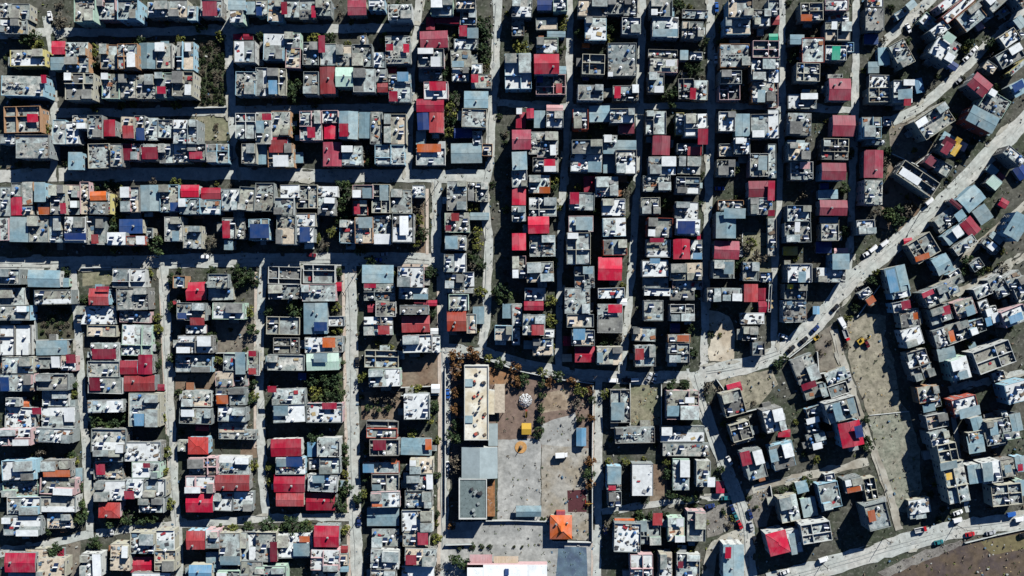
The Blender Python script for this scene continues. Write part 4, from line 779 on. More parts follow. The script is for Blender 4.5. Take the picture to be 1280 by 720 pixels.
# play things, hut, planter
def obj1(name, px, py, fn, look, cat, parts=None):
    x, y = w2(px, py); t = thing(name, x, y); fn(t); reg(t, px, py, '', cat, where=look); return t
M_YEL = mat('play_yellow', (.58, .36, .05), .1, 1, .5); M_RED = mat('play_red', (.55, .03, .02), .1, 1, .5)
def climb(t):
    m = MB(); rr = 2.9
    for k in range(10):
        a0 = 2 * math.pi * k / 10
        for j in range(4):
            e0, e1 = R(22 * j), R(22 * (j + 1)); m.tube((rr * math.cos(e0) * math.cos(a0), rr * math.cos(e0) * math.sin(a0), rr * math.sin(e0) + .02), (rr * math.cos(e1) * math.cos(a0 + .3), rr * math.cos(e1) * math.sin(a0 + .3), rr * math.sin(e1) + .02), .13, M_TANK)
            m.tube((rr * math.cos(e1) * math.cos(a0), rr * math.cos(e1) * math.sin(a0), rr * math.sin(e1)), (rr * math.cos(e1) * math.cos(a0 + .63), rr * math.cos(e1) * math.sin(a0 + .63), rr * math.sin(e1)), .12, M_TANK)
    m.build('frame', t)
obj1('climbing_frame', 657, 500, climb, 'white tangled climbing dome on the brown school dirt', 'climbing frame')
def tower(t):
    for x in (-1.6, 1.6):
        for y in (-2, 2): m = MB(); m.box(x - .09, y - .09, 0, x + .09, y + .09, 2.3, M_STEEL); m.build('post', t)
    m = MB(); m.box(-2, -2.4, 2.3, 2, 2.4, 2.42, M_YEL, bottom=True); m.face([(-2.1, -2.5, 2.43), (2.1, -2.5, 2.43), (2.1, 0, 3.1), (-2.1, 0, 3.1)], M_YEL); m.face([(-2.1, 0, 3.1), (2.1, 0, 3.1), (2.1, 2.5, 2.43), (-2.1, 2.5, 2.43)], M_YEL); m.build('roof', t)
    m = MB(); m.box(-1.7, -2.1, 1.0, 1.7, 2.1, 1.1, M_JUNK[2], bottom=True); m.build('platform', t)
obj1('play_tower', 658, 535, tower, 'yellow-roofed play tower in the middle of the school yard', 'play tower')
def slide(t):
    m = MB(); m.face([(-.4, -1.6, .25), (.4, -1.6, .25), (.4, 1.2, 1.7), (-.4, 1.2, 1.7)], M_YEL)
    for s in (-1, 1): m.face([(s * .4, -1.6, .25), (s * .4, 1.2, 1.7), (s * .4, 1.2, 1.95), (s * .4, -1.6, .5)], M_YEL); m.face([(s * .42, -1.6, .25), (s * .42, -1.6, .5), (s * .42, 1.2, 1.95), (s * .42, 1.2, 1.7)], M_YEL)
    m.build('chute', t); m = MB()
    for s in (-.35, .35): m.tube((s, 1.9, 0), (s, 1.2, 1.9), .05, M_RED)
    for k in range(5): q = (k + 1) / 6; m.tube((-.35, 1.9 - .7 * q, 1.9 * q), (.35, 1.9 - .7 * q, 1.9 * q), .03, M_RED)
    m.build('ladder', t)
obj1('playground_slide', 658, 517, slide, 'small yellow slide just below the white climbing dome', 'slide')
def planter(t):
    m = MB(); m.cyl(0, 0, 0, .35, 2.7, 2.6, mat('terracotta_ring', (.50, .27, .10), .3, 1), 20); m.build('ring', t)
    m = MB(); m.cyl(0, 0, .352, 1.6, .9, .5, M_JUNK[2], 8); m.cyl(0, 0, 1.602, 3.4, .28, .1, M_BARK, 8); m.build('stump', t)
obj1('round_planter', 651, 559, planter, 'round orange planter with a dark centre on the school court', 'planter')
def swing(t):
    m = MB()
    for s in (-1.5, 1.5): m.tube((s, -1, 0), (s, 0, 2.4), .07, M_RED); m.tube((s, 1, 0), (s, 0, 2.4), .07, M_RED)
    m.tube((-1.5, 0, 2.4), (1.5, 0, 2.4), .08, M_YEL); m.build('frame', t)
    for s in (-.7, .7):
        m = MB(); m.box(s - .3, -.2, .5, s + .3, .2, .56, M_RED, bottom=True); m.tube((s - .25, 0, .55), (s - .25, 0, 2.4), .02, M_STEEL, 4); m.tube((s + .25, 0, .55), (s + .25, 0, 2.4), .02, M_STEEL, 4); m.build('seat', t)
obj1('swing_set', 736, 628, swing, 'red swing set beside the maroon playground floor', 'swing set')
def hut(t):
    m = MB(); m.box(-1.9, -3.7, 0, 1.9, 3.7, 2.6, WALLS['G']); m.build('wall', t); m = MB(); gable(m, 3.8, 7.4, 2.62, .6, SHEET['c'], False, .25); m.build('roof', t); link('door', ME['door'], t, (-2.2, 1, 0), R(90))
obj1('blue_hut', 726, 545, hut, 'small sky-blue-roofed hut near the right wall of the school yard', 'hut')

# ------------------------------------------------------------------ cars
M_TYRE = mat('tyre_rubber', (.02, .02, .02), .2, 3, .9); M_CGLASS = mat('car_glass', (.015, .02, .03), .1, 1, .1); M_LAMP = mat('lamp_lens', (.7, .7, .65), .05, 1, .2)
PAINT = {n: mat('paint_' + n, c, .05, 1, .28, rnd=.08) for n, c in dict(white=(.78, .78, .78), black=(.02, .02, .022), navy=(.02, .04, .14), teal=(.03, .18, .20), red=(.48, .02, .03), silver=(.42, .43, .45), blue=(.03, .12, .42), maroon=(.13, .015, .025), yellow=(.52, .34, .06)).items()}
def wheel(mb): mb.cyl(0, 0, -.1, .1, .32, .32, M_TYRE, 14, 'y'); mb.cyl(0, 0, .101, .115, .19, .17, M_STEEL, 10, 'y'); mb.cyl(0, 0, -.115, -.101, .17, .19, M_STEEL, 10, 'y')
def headlight(mb): mb.box(-.04, -.16, -.08, .05, .16, .08, M_LAMP, bottom=True)
ME['wheel'] = shared(wheel); ME['headlight'] = shared(headlight); CM = {}
def prof(mb, secs, m, mglass=None, gl=()):
    """loft of half-width/height sections along x: (x, halfwidth, z0, z1, topwidth)"""
    rows = []
    for x, hw, z0, z1, tw in secs: rows.append([(x, -hw, z0), (x, -hw * 1.02, (z0 + z1) / 2), (x, -tw, z1), (x, tw, z1), (x, hw * 1.02, (z0 + z1) / 2), (x, hw, z0)])
    for r0, r1 in zip(rows, rows[1:]):
        for j in range(5): mb.face([r0[j], r0[j + 1], r1[j + 1], r1[j]][::-1], m)
        mb.face([r0[5], r0[0], r1[0], r1[5]][::-1], m)
    mb.face(rows[0][::-1][::-1], m); mb.face(rows[-1][::-1], m)
def car_meshes(kind, c):
    if (kind, c) in CM: return CM[kind, c]
    p = PAINT[c]; b = MB(); gl = MB()
    if kind == 'car':
        prof(b, [(-2.1, .74, .3, .82, .68), (-1.95, .84, .22, .9, .76), (-1.3, .86, .2, .94, .8), (.95, .86, .2, .92, .8), (1.7, .84, .22, .8, .72), (2.08, .72, .3, .62, .6)], p)
        prof(b, [(-1.05, .60, 1.40, 1.44, .58), (-.95, .62, 1.40, 1.47, .6), (.25, .62, 1.40, 1.47, .6), (.35, .60, 1.40, 1.43, .57)], p)
        prof(gl, [(-1.75, .74, .9, .93, .72), (-1.05, .66, .93, 1.405, .58), (.3, .66, .93, 1.405, .58), (1.0, .74, .9, .93, .72)], M_CGLASS)
        wh = [(-1.3, .32), (1.3, .32)]; hl = (2.06, .52, .56)
    elif kind == 'van':
        prof(b, [(-2.4, .9, .35, 2.1, .82), (1.2, .9, .3, 2.12, .82), (1.6, .9, .3, 1.9, .78), (1.75, .9, .3, 1.1, .84), (2.45, .85, .35, .9, .74)], p)
        prof(gl, [(1.24, .84, 1.3, 2.06, .76), (1.68, .83, 1.25, 1.88, .76), (1.98, .8, 1.08, 1.12, .74)], M_CGLASS)
        wh = [(-1.5, .32), (1.6, .32)]; hl = (2.43, .6, .7)
    else:
        prof(b, [(1.5, 1.0, .5, 2.3, .95), (2.9, 1.0, .5, 2.35, .92), (3.2, 1.0, .5, 1.4, .95), (3.3, .95, .55, 1.2, .9)], p)
        prof(gl, [(2.88, .9, 1.45, 2.25, .84), (3.2, .9, 1.42, 1.5, .88)], M_CGLASS)
        wh = [(-2.4, .42), (2.3, .42)]; hl = (3.3, .7, .8)
    CM[kind, c] = (b.mesh('body'), gl.mesh('glass'), wh, hl); return CM[kind, c]
BED = MB(); BED.box(-3.5, -1.15, .75, 1.4, 1.15, .95, M_STEEL, bottom=True); BED.box(-3.5, -1.15, .951, 1.4, -1.07, 1.75, PAINT['white']); BED.box(-3.5, 1.07, .951, 1.4, 1.15, 1.75, PAINT['white']); BED.box(-3.5, -1.068, .951, -3.42, 1.068, 1.75, PAINT['white']); BED.box(1.32, -1.068, .951, 1.4, 1.068, 1.9, PAINT['white']); BED = BED.mesh('cargo_bed')
BOX = MB(); BOX.box(-3.6, -1.2, .8, 1.4, 1.2, 3.0, PAINT['white'], bottom=True); BOX = BOX.mesh('cargo_box')
def car(px, py, ang, c, place, kind='car', bed=None):
    x, y = w2(px, py); t = thing({'car': 'parked_car', 'van': 'delivery_van', 'truck': 'lorry'}[kind], x, y, -R(ang), zlay[0] + .01)
    b, g_, wh, hl = car_meshes(kind, c); link('body', b, t); link('window_glass', g_, t)
    for wx, rr in wh:
        for s in (-1, 1): link('wheel', ME['wheel'], t, (wx, s * (.78 if kind != 'truck' else .95), rr), 0, (rr / .32, 1.2, rr / .32))
    t.scale = {'car': (1, 1, 1), 'van': (.86, .9, .9), 'truck': (.78, .85, .85)}[kind]
    for s in (-1, 1): link('headlight', ME['headlight'], t, (hl[0], s * hl[1], hl[2]))
    if bed: link('cargo_bed' if bed is BED else 'cargo_box', bed, t)
    kn = {'car': 'car', 'van': 'van', 'truck': 'lorry'}[kind]
    reg(t, px, py, '', kn, 'vehicles in the streets and lots', where=f'{c} {kn} {place}')
for a_ in [
 (256, 321, 0, 'white', 'on the wide left street below the fourth row'), (390, 319, 4, 'maroon', 'under the houses at the wide left street'), (472, 325, 0, 'blue', 'on the wide left street near the trees'),
 (64, 21, 78, 'white', 'in the narrow lane near the top left corner'), (560, 492, 85, 'blue', 'beside the left wall of the school'), (560, 582, 80, 'white', 'parked left of the grey gabled hall'),
 (447, 452, 88, 'black', 'in shade on the fourth lower-left lane, upper one'), (447, 629, 86, 'black', 'in shade on the fourth lower-left lane, upper of two'), (449, 651, 88, 'navy', 'in shade on the fourth lower-left lane, lower of two'),
 (141, 662, 85, 'white', 'at the curved lane of the lower-left corner'), (766, 475, 2, 'white', 'leftmost of the row on the curved street', 'van'), (783, 475, 0, 'black', 'second from left in the row on the curved street'),
 (794, 474, -4, 'white', 'third from left in the row on the curved street', 'van'), (811, 471, -60, 'silver', 'parked slanting in the row on the curved street'), (818, 472, -70, 'white', 'rightmost of the row on the curved street'),
 (988, 436, -40, 'black', 'left one below the main diagonal road bend'), (1004, 425, -38, 'black', 'parked at the lower kerb of the main diagonal road'), (1018, 411, -42, 'navy', 'on the main diagonal road beside the brown lot'), (1043, 385, -45, 'black', 'alone on the main diagonal road near dark houses'),
 (978, 420, 20, 'white', 'in the shaded yard above the main diagonal road'), (1104, 304, -38, 'white', 'upper of three along the main diagonal road', 'van'), (1090, 311, -38, 'white', 'middle of three along the main diagonal road', 'van'), (1083, 317, -30, 'white', 'lowest of three along the main diagonal road'),
 (1160, 252, -40, 'white', 'beside the upper kerb of the main diagonal road', 'van'), (1216, 63, -42, 'white', 'topmost of three at the upper diagonal lane'), (1212, 68, -45, 'silver', 'middle of three at the upper diagonal lane'), (1207, 73, -42, 'white', 'lowest of three at the upper diagonal lane'), (1198, 101, -40, 'silver', 'alone below the upper diagonal lane'),
 (1134, 36, 65, 'white', 'in a dark yard below the short diagonal lane'), (911, 575, 60, 'white', 'in shade at the right kerb of the curving lane'), (907, 622, 0, 'teal', 'at the lane corner beside the red shed'), (887, 632, -12, 'navy', 'at the top edge of the gravel lot'),
 (915, 636, 68, 'navy', 'at the right edge of the gravel lot'), (919, 645, 66, 'teal', 'at the right edge of the gravel lot'), (924, 655, 66, 'red', 'at the lower right corner of the gravel lot'), (937, 642, 72, 'navy', 'beside the rubble lot'), (938, 657, 72, 'silver', 'beside the rubble lot, lower one'), (943, 675, 75, 'black', 'left of the crimson hip-roofed house'),
 (980, 714, -18, 'white', 'in shade at the kerb below the hip-roofed house'), (1028, 698, -18, 'white', 'at the kerb below the white-framed shell', 'van'), (1172, 677, -12, 'teal', 'on the lower side of the bottom-right road'), (1211, 667, -10, 'red', 'on the lower side of the bottom-right road'), (1237, 665, -12, 'silver', 'on the lower side of the bottom-right road'),
 (1195, 649, -14, 'white', 'at the upper kerb of the bottom-right road', 'van'), (1196, 640, -20, 'white', 'behind the van at the bottom-right road'), (1262, 642, -10, 'blue', 'in shade at the right end of the bottom-right road', 'van'), (1272, 648, -10, 'white', 'at the right end of the bottom-right road', 'van'), (1278, 668, -10, 'black', 'at the right frame edge on the bottom-right road'),
 (756, 661, 80, 'navy', 'under trees right of the school lane'), (895, 10, 86, 'blue', 'near the top edge in the third right-hand lane'), (894, 74, 88, 'white', 'in the third right-hand lane, upper half'), (899, 236, 0, 'blue', 'in the third right-hand lane, deep shade'), (480, 318, -5, 'silver', 'in shade at the wide left street'), (1082, 429, 60, 'maroon', 'beside the yellow digger on the dry field'),
 (1060, 470, 75, 'silver', 'on the dirt track left of the dry field')]: car(*a_)
car(1056, 419, 70, 'red', 'with white cargo bed at the top of the dry field', 'truck', BED); car(1051, 404, 60, 'white', 'with box body beside the main diagonal road', 'truck', BOX)
car(702, 568, -3, 'white', 'with box body on the tan school court', 'truck', BOX); car(1149, 661, -12, 'red', 'at the junction of the track and the bottom-right road', 'truck', BED)
def digger(px, py):
    x, y = w2(px, py); t = thing('excavator', x, y, R(35)); p = PAINT['yellow']
    for s in (-1, 1): m = MB(); m.box(-1.6, s * 1.0 - .28, .05, 1.6, s * 1.0 + .28, .75, M_TYRE); m.build('track', t)
    m = MB(); m.box(-1.6, -1.1, .8, 1.1, 1.1, 1.7, p, bottom=True); m.build('body', t); m = MB(); m.box(.0, .1, 1.702, 1.2, 1.05, 2.7, M_CGLASS, tm=p); m.build('cab', t)
    m = MB(); m.tube((1.0, -.5, 1.5), (3.2, -.5, 3.2), .2, p); m.tube((3.2, -.5, 3.2), (4.8, -.5, 1.2), .16, p); m.build('boom', t); m = MB(); m.box(4.5, -.95, .3, 5.3, -.05, 1.1, M_STEEL, bottom=True); m.build('bucket', t)
    reg(t, px, py, '', 'digger', where='yellow digger on the sandy top of the dry field')
digger(1075, 426)
def skip_bin(px, py):
    x, y = w2(px, py); t = MB(); m = PAINT['yellow']; t.box(-1.3, -.9, .1, 1.3, .9, .2, m, bottom=True); t.box(-1.3, -.9, .201, 1.3, -.8, 1.2, m); t.box(-1.3, .8, .201, 1.3, .9, 1.2, m); t.box(-1.3, -.79, .201, -1.2, .79, 1.2, m); t.box(1.2, -.79, .201, 1.3, .79, 1.2, m)
    o = t.build('skip_container', None, (x, y, 0)); o.rotation_euler.z = R(38); reg(o, px, py, '', 'skip', where='small yellow skip at the top edge of the brown lot by the main road')
skip_bin(1019.5, 422)

# ------------------------------------------------------------------ walls between yards and lots
M_BLK = [WALLS['G'], WALLS['W'], WALLS['T']]
def ywall(pts, look, h=1.9, m=None):
    P = [Vector(w2(*p)) for p in pts]; o = P[0]; mb = MB(); m = m or WALLS['G']
    for a, b in zip(P, P[1:]):
        d = (b - a); L = d.length; ang = math.atan2(d.y, d.x); c = (a + b) / 2 - o; mb.box(c.x - L / 2 + .13, c.y - .12, 0, c.x + L / 2 - .13, c.y + .12, h, m, rot=ang)
        mb.box(c.x - L / 2 + .1, c.y - .17, h + .001, c.x + L / 2 - .1, c.y + .17, h + .08, WALLS['W'], rot=ang, bottom=True)
    for p in P: q = p - o; mb.box(q.x - .2, q.y - .2, 0, q.x + .2, q.y + .2, h + .14, m)
    ob = mb.build('yard_wall', None, (o.x, o.y, 0)); cx = sum(p[0] for p in pts) / len(pts); cy = sum(p[1] for p in pts) / len(pts); reg(ob, cx, cy, '', 'wall', 'yard and garden walls', where=look)
for a_ in [
 ([(561, 448), (600, 446), (648, 463), (700, 474), (741, 479)], 'long wall between the curved street and the school yard'), ([(741, 482), (740, 560), (740, 676)], 'wall along the lane right of the school yard'), ([(557, 460), (557, 560), (557, 640)], 'wall along the street left of the school'),
 ([(608, 650), (645, 649.5), (688, 651)], 'pale wall below the school court', 1.8, WALLS['W']), ([(692, 676), (740, 677)], 'pale wall below the orange hip-roofed house', 1.5, WALLS['W']), ([(557, 680), (590, 679)], 'low wall below the shaded corner of the school'),
 ([(242, 136), (284, 135)], 'bottom wall of the crop field in the second row'), ([(45, 362), (47, 425), (92, 424)], 'wall round the dark plot in the first lower-left block'), ([(270, 441), (321, 440)], 'bottom wall of the bare lot in the third lower-left block'), ([(502, 484), (549, 482)], 'wall below the brown lot left of the school street', 1.5, WALLS['W']),
 ([(787, 479), (787, 531)], 'wall left of the grassy lot beside the school lane'), ([(826, 480), (826, 530)], 'wall right of the grassy lot beside the school lane'), ([(1058, 461), (1022, 467), (1020, 440)], 'pale wall below the brown lot at the main diagonal road', 2.0, WALLS['W']), ([(978, 452), (1014, 424)], 'wall at the lower kerb of the main diagonal road'),
 ([(1113, 193), (1142, 206), (1168, 226)], 'wall below the bare triangular lot at right'), ([(1170, 184), (1143, 206)], 'wall right of the bare triangular lot', 1.8, WALLS['T']), ([(1086, 519), (1136, 514)], 'stony wall between the two halves of the dry field', .4, WALLS['T']), ([(1205, 678), (1245, 668), (1282, 660)], 'wall above the brown field at bottom right', 1.2),
 ([(895, 474), (925, 516), (948, 510)], 'wall round the dry lot below the street junction', 1.5), ([(549, 493), (502, 494)], 'wall above the white house by the school street', 1.5), ([(927, 291), (927, 345)], 'wall left of the overgrown lot in the fourth strip', 1.5), ([(103, 335), (141, 334)], 'wall above the grassy plot by the wide left street', 1.4),
 ([(1098, 357), (1070, 396)], 'wall at the top left of the dry field', 1.6), ([(962, 607), (966, 631)], 'wall right of the rubble lot', 1.6, WALLS['W'])]: ywall(*a_)

# ------------------------------------------------------------------ utility poles
def pole(px, py, look):
    x, y = w2(px, py); t = thing('utility_pole', x, y, rng.uniform(0, 3)); m = MB(); m.cyl(0, 0, 0, 8.5, .16, .1, M_BARK, 8); m.build('pole', t); m = MB(); m.box(-1.1, -.06, 7.7, 1.1, .06, 7.85, M_BARK, bottom=True); m.build('crossarm', t)
    for s in (-.9, 0, .9): m = MB(); m.cyl(s, 0, 7.852, 8.1, .07, .05, M_FRAME, 6); m.build('insulator', t)
    reg(t, px, py, '', 'utility pole', 'utility poles along the streets', where=look)
for a_ in [(1104, 672, 'pole at the upper kerb of the bottom-right road, left one'), (1193, 655, 'pole at the upper kerb of the bottom-right road, right one'), (1027, 704, 'pole at the kerb below the white-framed shell'), (452, 640, 'pole where the fourth lower-left lane meets the bottom lane'), (446, 340, 'pole at the top of the fourth lower-left lane'), (548, 228, 'pole where the third and fourth rows meet the school street'),
           (198, 322, 'pole at the wide left street, second lane mouth'), (742, 470, 'pole at the corner of the school lane and curved street'), (1150, 266, 'pole at the upper kerb of the main diagonal road'), (912, 552, 'pole on the curving lane right of the school blocks'), (604, 436, 'pole where the centre lane meets the curved street'), (1228, 74, 'pole beside the upper diagonal lane')]: pole(*a_)

# ------------------------------------------------------------------ trees and bushes
def crown_mesh(seed, kind, dens=1.0):
    r_ = random.Random(seed); mb = MB(); mats = LEAF[kind]; cl = []
    n = 15
    for k in range(n):
        a = r_.uniform(0, 6.283); rr = math.sqrt(r_.random()) * .88; zz = r_.uniform(.1, .95) * (1 - rr * .45); cl.append((rr * math.cos(a), rr * math.sin(a), zz, r_.uniform(.14, .40), mats[r_.random() < .4]))
    for cx, cy, cz, cr, m in cl:
        for _ in range(int(46 * dens)):
            v = Vector((r_.gauss(0, 1), r_.gauss(0, 1), r_.gauss(0, 1))).normalized() * cr * r_.uniform(.55, 1.1); p = Vector((cx, cy, cz)) + v * 1.0
            u = Vector((r_.gauss(0, 1), r_.gauss(0, 1), r_.gauss(0, .6) + .4)).normalized(); a = u.orthogonal().normalized(); b = u.cross(a); s = r_.uniform(.05, .12)
            mb.face([p - a * s - b * s * .7, p + a * s * 1.2 - b * s * .4, p + a * s * .8 + b * s, p - a * s * .9 + b * s * .6], m)
    return mb.mesh('crown')
def trunk_mesh(seed):
    r_ = random.Random(seed); mb = MB(); mb.cyl(0, 0, 0, .55, .075, .05, M_BARK, 8)
    for k in range(5): a = k * 1.26 + r_.uniform(-.3, .3); p = (0, 0, .35 + .05 * k); q = (.3 * math.cos(a), .3 * math.sin(a), .72 + .05 * k); mb.tube(p, q, .024, M_BARK, 5); mb.tube(q, (.55 * math.cos(a + .3), .55 * math.sin(a + .3), .95), .012, M_BARK, 4)
    return mb.mesh('trunk')
CR = {k: [crown_mesh(s * 7 + ord(k), k, 1.0 if k != 'd' else .5) for s in range(5)] for k in 'gyad'}; TR = [trunk_mesh(s) for s in range(4)]
TNAME = {'g': 'dark green', 'y': 'olive-green', 'a': 'rust-brown', 'd': 'bare grey'}
def tree(px, py, r, k):
    rad = r / 4 * S; hgt = rad * 1.7 + .6; x, y = w2(px, py, hgt * .6); sz = 'small ' if r < 21 else ('large ' if r > 31 else '')
    bush = r < 18; t = thing(('dry_bush' if bush else 'bare_tree') if k == 'd' else ('bush' if bush else 'tree'), x, y, rng.uniform(0, 6.28)); rr = rad * rng.uniform(1.05, 1.3)
    link('trunk', rng.choice(TR), t, scale=(hgt * .7, hgt * .7, hgt * .62)); c = link('crown', rng.choice(CR[k]), t, (0, 0, hgt * .34 if not bush else .1), 0, (rr, rr * rng.uniform(.85, 1.15), hgt * .62))
    reg(t, px, py, sz + TNAME[k] + (' bush' if bush else ' tree'), 'bush' if bush else 'tree', ('dry bushes in the yards' if k == 'd' else 'bushes in the yards') if bush else ('bare trees in the yards' if k == 'd' else 'trees in the yards and streets'))
TREES = {(0, 0): "470 250 25 y;475 320 25 g;485 400 25 g;480 470 25 y;475 530 20 y;150 190 40 g;200 235 30 y;90 505 35 g;230 640 25 y;310 120 30 d;1000 130 25 g;1100 180 25 y;900 195 25 y;880 530 25 y;610 520 18 y;660 520 16 y;295 95 24 d;690 205 22 g",
 (0, 180): "570 250 35 d;560 400 35 g;580 370 25 y;775 500 45 g;575 525 22 y;880 195 28 y;545 200 25 g;325 640 25 g;745 640 20 y;1130 60 22 y;860 670 25 g;1060 630 22 g;1180 640 30 g;1240 650 35 g;1200 690 30 g;285 460 25 y;470 215 22 g;760 185 18 d;1060 490 30 d;680 525 20 g",
 (0, 360): "420 55 20 g;785 150 22 y;790 200 22 y;785 290 20 g;805 560 22 g;805 640 25 y;1055 250 28 g;1095 360 22 y;1260 210 30 g;1245 115 25 y;370 480 20 g;365 530 20 y;200 545 22 g;480 660 35 g;560 670 35 g;610 640 30 g;1250 560 25 g;1225 100 18 y;890 520 15 g;860 350 20 g;1260 470 25 g;1270 540 20 y;860 80 20 g;860 110 22 g;790 380 20 g",
 (0, 540): "370 140 28 y;350 120 22 g;405 430 35 g;400 350 25 g;395 270 22 g;825 100 28 y;825 200 22 y;845 360 28 y;560 440 30 g;630 430 30 g;700 430 35 g;760 415 35 g;270 590 35 g;470 555 32 g;1160 490 25 y;1100 480 20 g;1240 470 25 g;850 640 35 g;850 530 18 y;200 180 18 g;1265 160 25 y;240 490 22 g;1230 660 22 d;200 95 26 d",
 (320, 0): "195 430 40 g;180 480 35 g;290 500 30 g;290 195 28 y;370 190 25 g;635 190 28 y;580 490 25 g;980 545 35 y;970 600 30 g;970 660 25 y;990 480 25 g;1130 120 35 g;1150 170 30 g;1140 250 30 g;1150 290 25 g;1090 80 18 y;940 360 25 g;200 590 22 y;1150 340 22 d;195 650 22 g;20 180 22 g",
 (320, 180): "440 220 35 g;430 300 35 g;450 350 30 g;380 440 25 y;310 470 20 y;340 500 22 d;460 505 20 g;1070 315 20 y;1100 440 25 y;1100 500 28 y;1090 560 25 g;1130 600 22 g;830 450 30 g;815 380 25 y;800 500 22 y;570 585 25 g;870 640 30 g;410 640 18 g;700 650 15 y;520 540 22 g;555 40 30 d;570 90 22 g;810 320 26 d;1080 610 20 d",
 (320, 360): "60 110 25 g;200 100 40 g;220 130 28 g;395 95 22 y;410 215 25 y;430 370 18 g;290 450 35 g;340 460 35 g;400 460 35 g;290 530 35 y;350 540 35 g;410 530 35 g;670 295 18 y;540 445 25 y;1110 210 15 y;1120 15 28 y;1230 30 40 g;800 505 25 y;885 590 25 g;690 540 25 d;640 540 25 d;590 540 22 d;560 600 18 g;610 605 18 g;660 600 18 g;1000 350 35 a;1010 420 35 a;1090 330 35 a;1010 520 25 a;1000 610 28 a;1010 690 30 g;1220 375 25 g;1160 350 20 y;880 130 20 g;870 650 25 y;1200 30 28 g",
 (320, 540): "300 40 35 g;440 85 25 g;440 150 25 g;440 280 35 g;400 340 30 g;445 205 18 y;70 175 22 y;75 245 20 y;60 475 45 g;170 470 40 g;245 475 35 g;440 490 25 y;510 330 25 g;540 310 20 y;435 380 22 g;905 215 22 g;905 410 18 g;900 530 25 y;1000 20 35 g;1010 150 35 d;1010 200 25 d;975 470 22 a;1020 580 15 g;1080 575 16 g;1130 575 14 g;1170 575 12 g;1000 650 35 g;1050 660 25 g;900 680 22 d;545 230 20 g;780 10 22 y;905 40 22 y",
 (640, 0): "245 130 25 y;240 240 25 g;45 240 35 y;500 130 30 g;490 190 22 y;340 170 25 g;880 350 30 g;930 340 25 g;870 385 18 y;960 210 22 g;1050 215 22 g;790 460 35 g;800 520 20 g;1160 490 22 d;200 110 18 g;260 90 20 y;800 640 22 g;830 30 26 g;520 50 22 g;440 620 22 y",
 (640, 180): "205 180 25 y;210 210 22 g;430 350 25 g;200 590 28 y;240 320 18 y;570 240 22 d;590 100 20 g;780 300 25 g;940 300 20 g;1160 500 35 d;1240 560 30 d;1120 130 20 g;1130 620 25 g;330 220 18 y;950 150 15 g;1200 500 26 y;1160 590 22 g",
 (640, 360): "190 60 30 y;195 165 28 y;190 290 18 y;470 270 25 g;540 240 25 d;620 230 28 d;890 200 25 g;900 320 25 g;920 30 20 g;15 400 25 a;150 420 22 y;190 470 24 a;340 510 30 y;390 510 22 a;400 560 18 g;400 650 18 a;330 580 26 d;470 530 22 y;980 500 25 d;800 490 25 g;860 490 25 g;340 650 20 g;20 470 26 a;60 460 28 g;150 480 20 g;150 540 18 g;148 600 18 g;144 660 20 g;140 710 20 g;230 440 24 g;300 470 22 a;700 240 18 g",
 (640, 540): "390 150 22 a;385 210 25 g;390 260 22 a;480 150 18 y;570 150 20 y;775 155 20 y;780 210 22 g;900 60 22 d;800 310 28 g;870 330 25 g;930 320 25 g;640 420 22 g;380 360 15 a;155 440 12 g;960 450 18 y;840 590 22 y;900 590 18 y;1090 30 15 g;1045 185 18 g;475 470 25 d;10 575 8 g;50 575 8 g;660 350 18 g;700 420 20 g;130 20 18 g",
 (960, 0): "140 260 28 g;130 290 25 g;1000 210 30 g;990 240 22 y;1120 230 30 g;220 150 25 d;140 500 22 d;790 440 22 d;100 690 20 g;1150 440 22 g;580 200 18 d;700 210 20 g;1030 550 20 d;780 80 26 d",
 (960, 180): "590 90 25 d;600 30 18 g;640 360 40 g;600 350 30 g;680 340 28 d;720 320 30 d;540 330 22 d;380 440 28 g;385 220 22 g;520 690 30 g;545 640 18 y;775 255 15 y;1000 580 28 g;1060 630 25 g;180 250 22 d;1130 700 25 g;410 50 25 g;720 310 26 a;660 380 26 g;1180 610 22 d;980 640 20 g",
 (960, 360): "400 150 18 y;680 45 18 y;790 300 20 y;1000 280 18 y;50 380 20 g;860 590 28 y;1020 640 20 g;1090 640 18 g;490 660 18 g;440 100 22 g;80 350 18 g",
 (960, 540): "520 240 18 y;180 240 18 y;130 460 20 y;240 140 22 y;500 70 25 g;75 295 20 g;130 280 22 g;330 250 20 g;490 40 22 g;200 240 22 g;400 60 16 g"}
for (tx, ty), txt in TREES.items():
    for e in txt.split(';'):
        q = e.split(); tree(tx + float(q[0]) / 4, ty + float(q[1]) / 4, float(q[2]), q[3])

ro_ = random.Random(8)
for gx in range(5):          # planted rows in the garden plots
    for gy in range(11): tree(246 + gx * 7.6 + ro_.uniform(-1.5, 1.5), 54 + gy * 7.2 + ro_.uniform(-1.5, 1.5), ro_.uniform(9, 15), ro_.choice('ggd'))
for gx in range(5):
    for gy in range(4): tree(52 + gx * 8 + ro_.uniform(-1.5, 1.5), 388 + gy * 9 + ro_.uniform(-1.5, 1.5), ro_.uniform(8, 14), ro_.choice('gdd'))
rb_ = random.Random(31); nb = 0; spots_ = []
SCHOOLBOX = (556, 444, 742, 720)
for _ in range(6000):
    if nb >= 215: break
    px, py = rb_.uniform(2, 1278), rb_.uniform(2, 718)
    if SCHOOLBOX[0] < px < SCHOOLBOX[2] and py > 444: continue
    if px > 1058 and px < 1150 and 395 < py < 640 or py > 690 - (px - 1000) * .14 and px > 960: continue
    if any(inside(h, px, py, 2.0) for h in HOUSES if abs(h[0] - px) < 45 and abs(h[1] - py) < 45) or not lane_clear(px, py, 2.0): continue
    if any(abs(px - a) < 9 and abs(py - b) < 9 for a, b in spots_): continue
    spots_.append((px, py)); tree(px, py, rb_.uniform(11, 17.5), rb_.choice('gggggyydd')); nb += 1
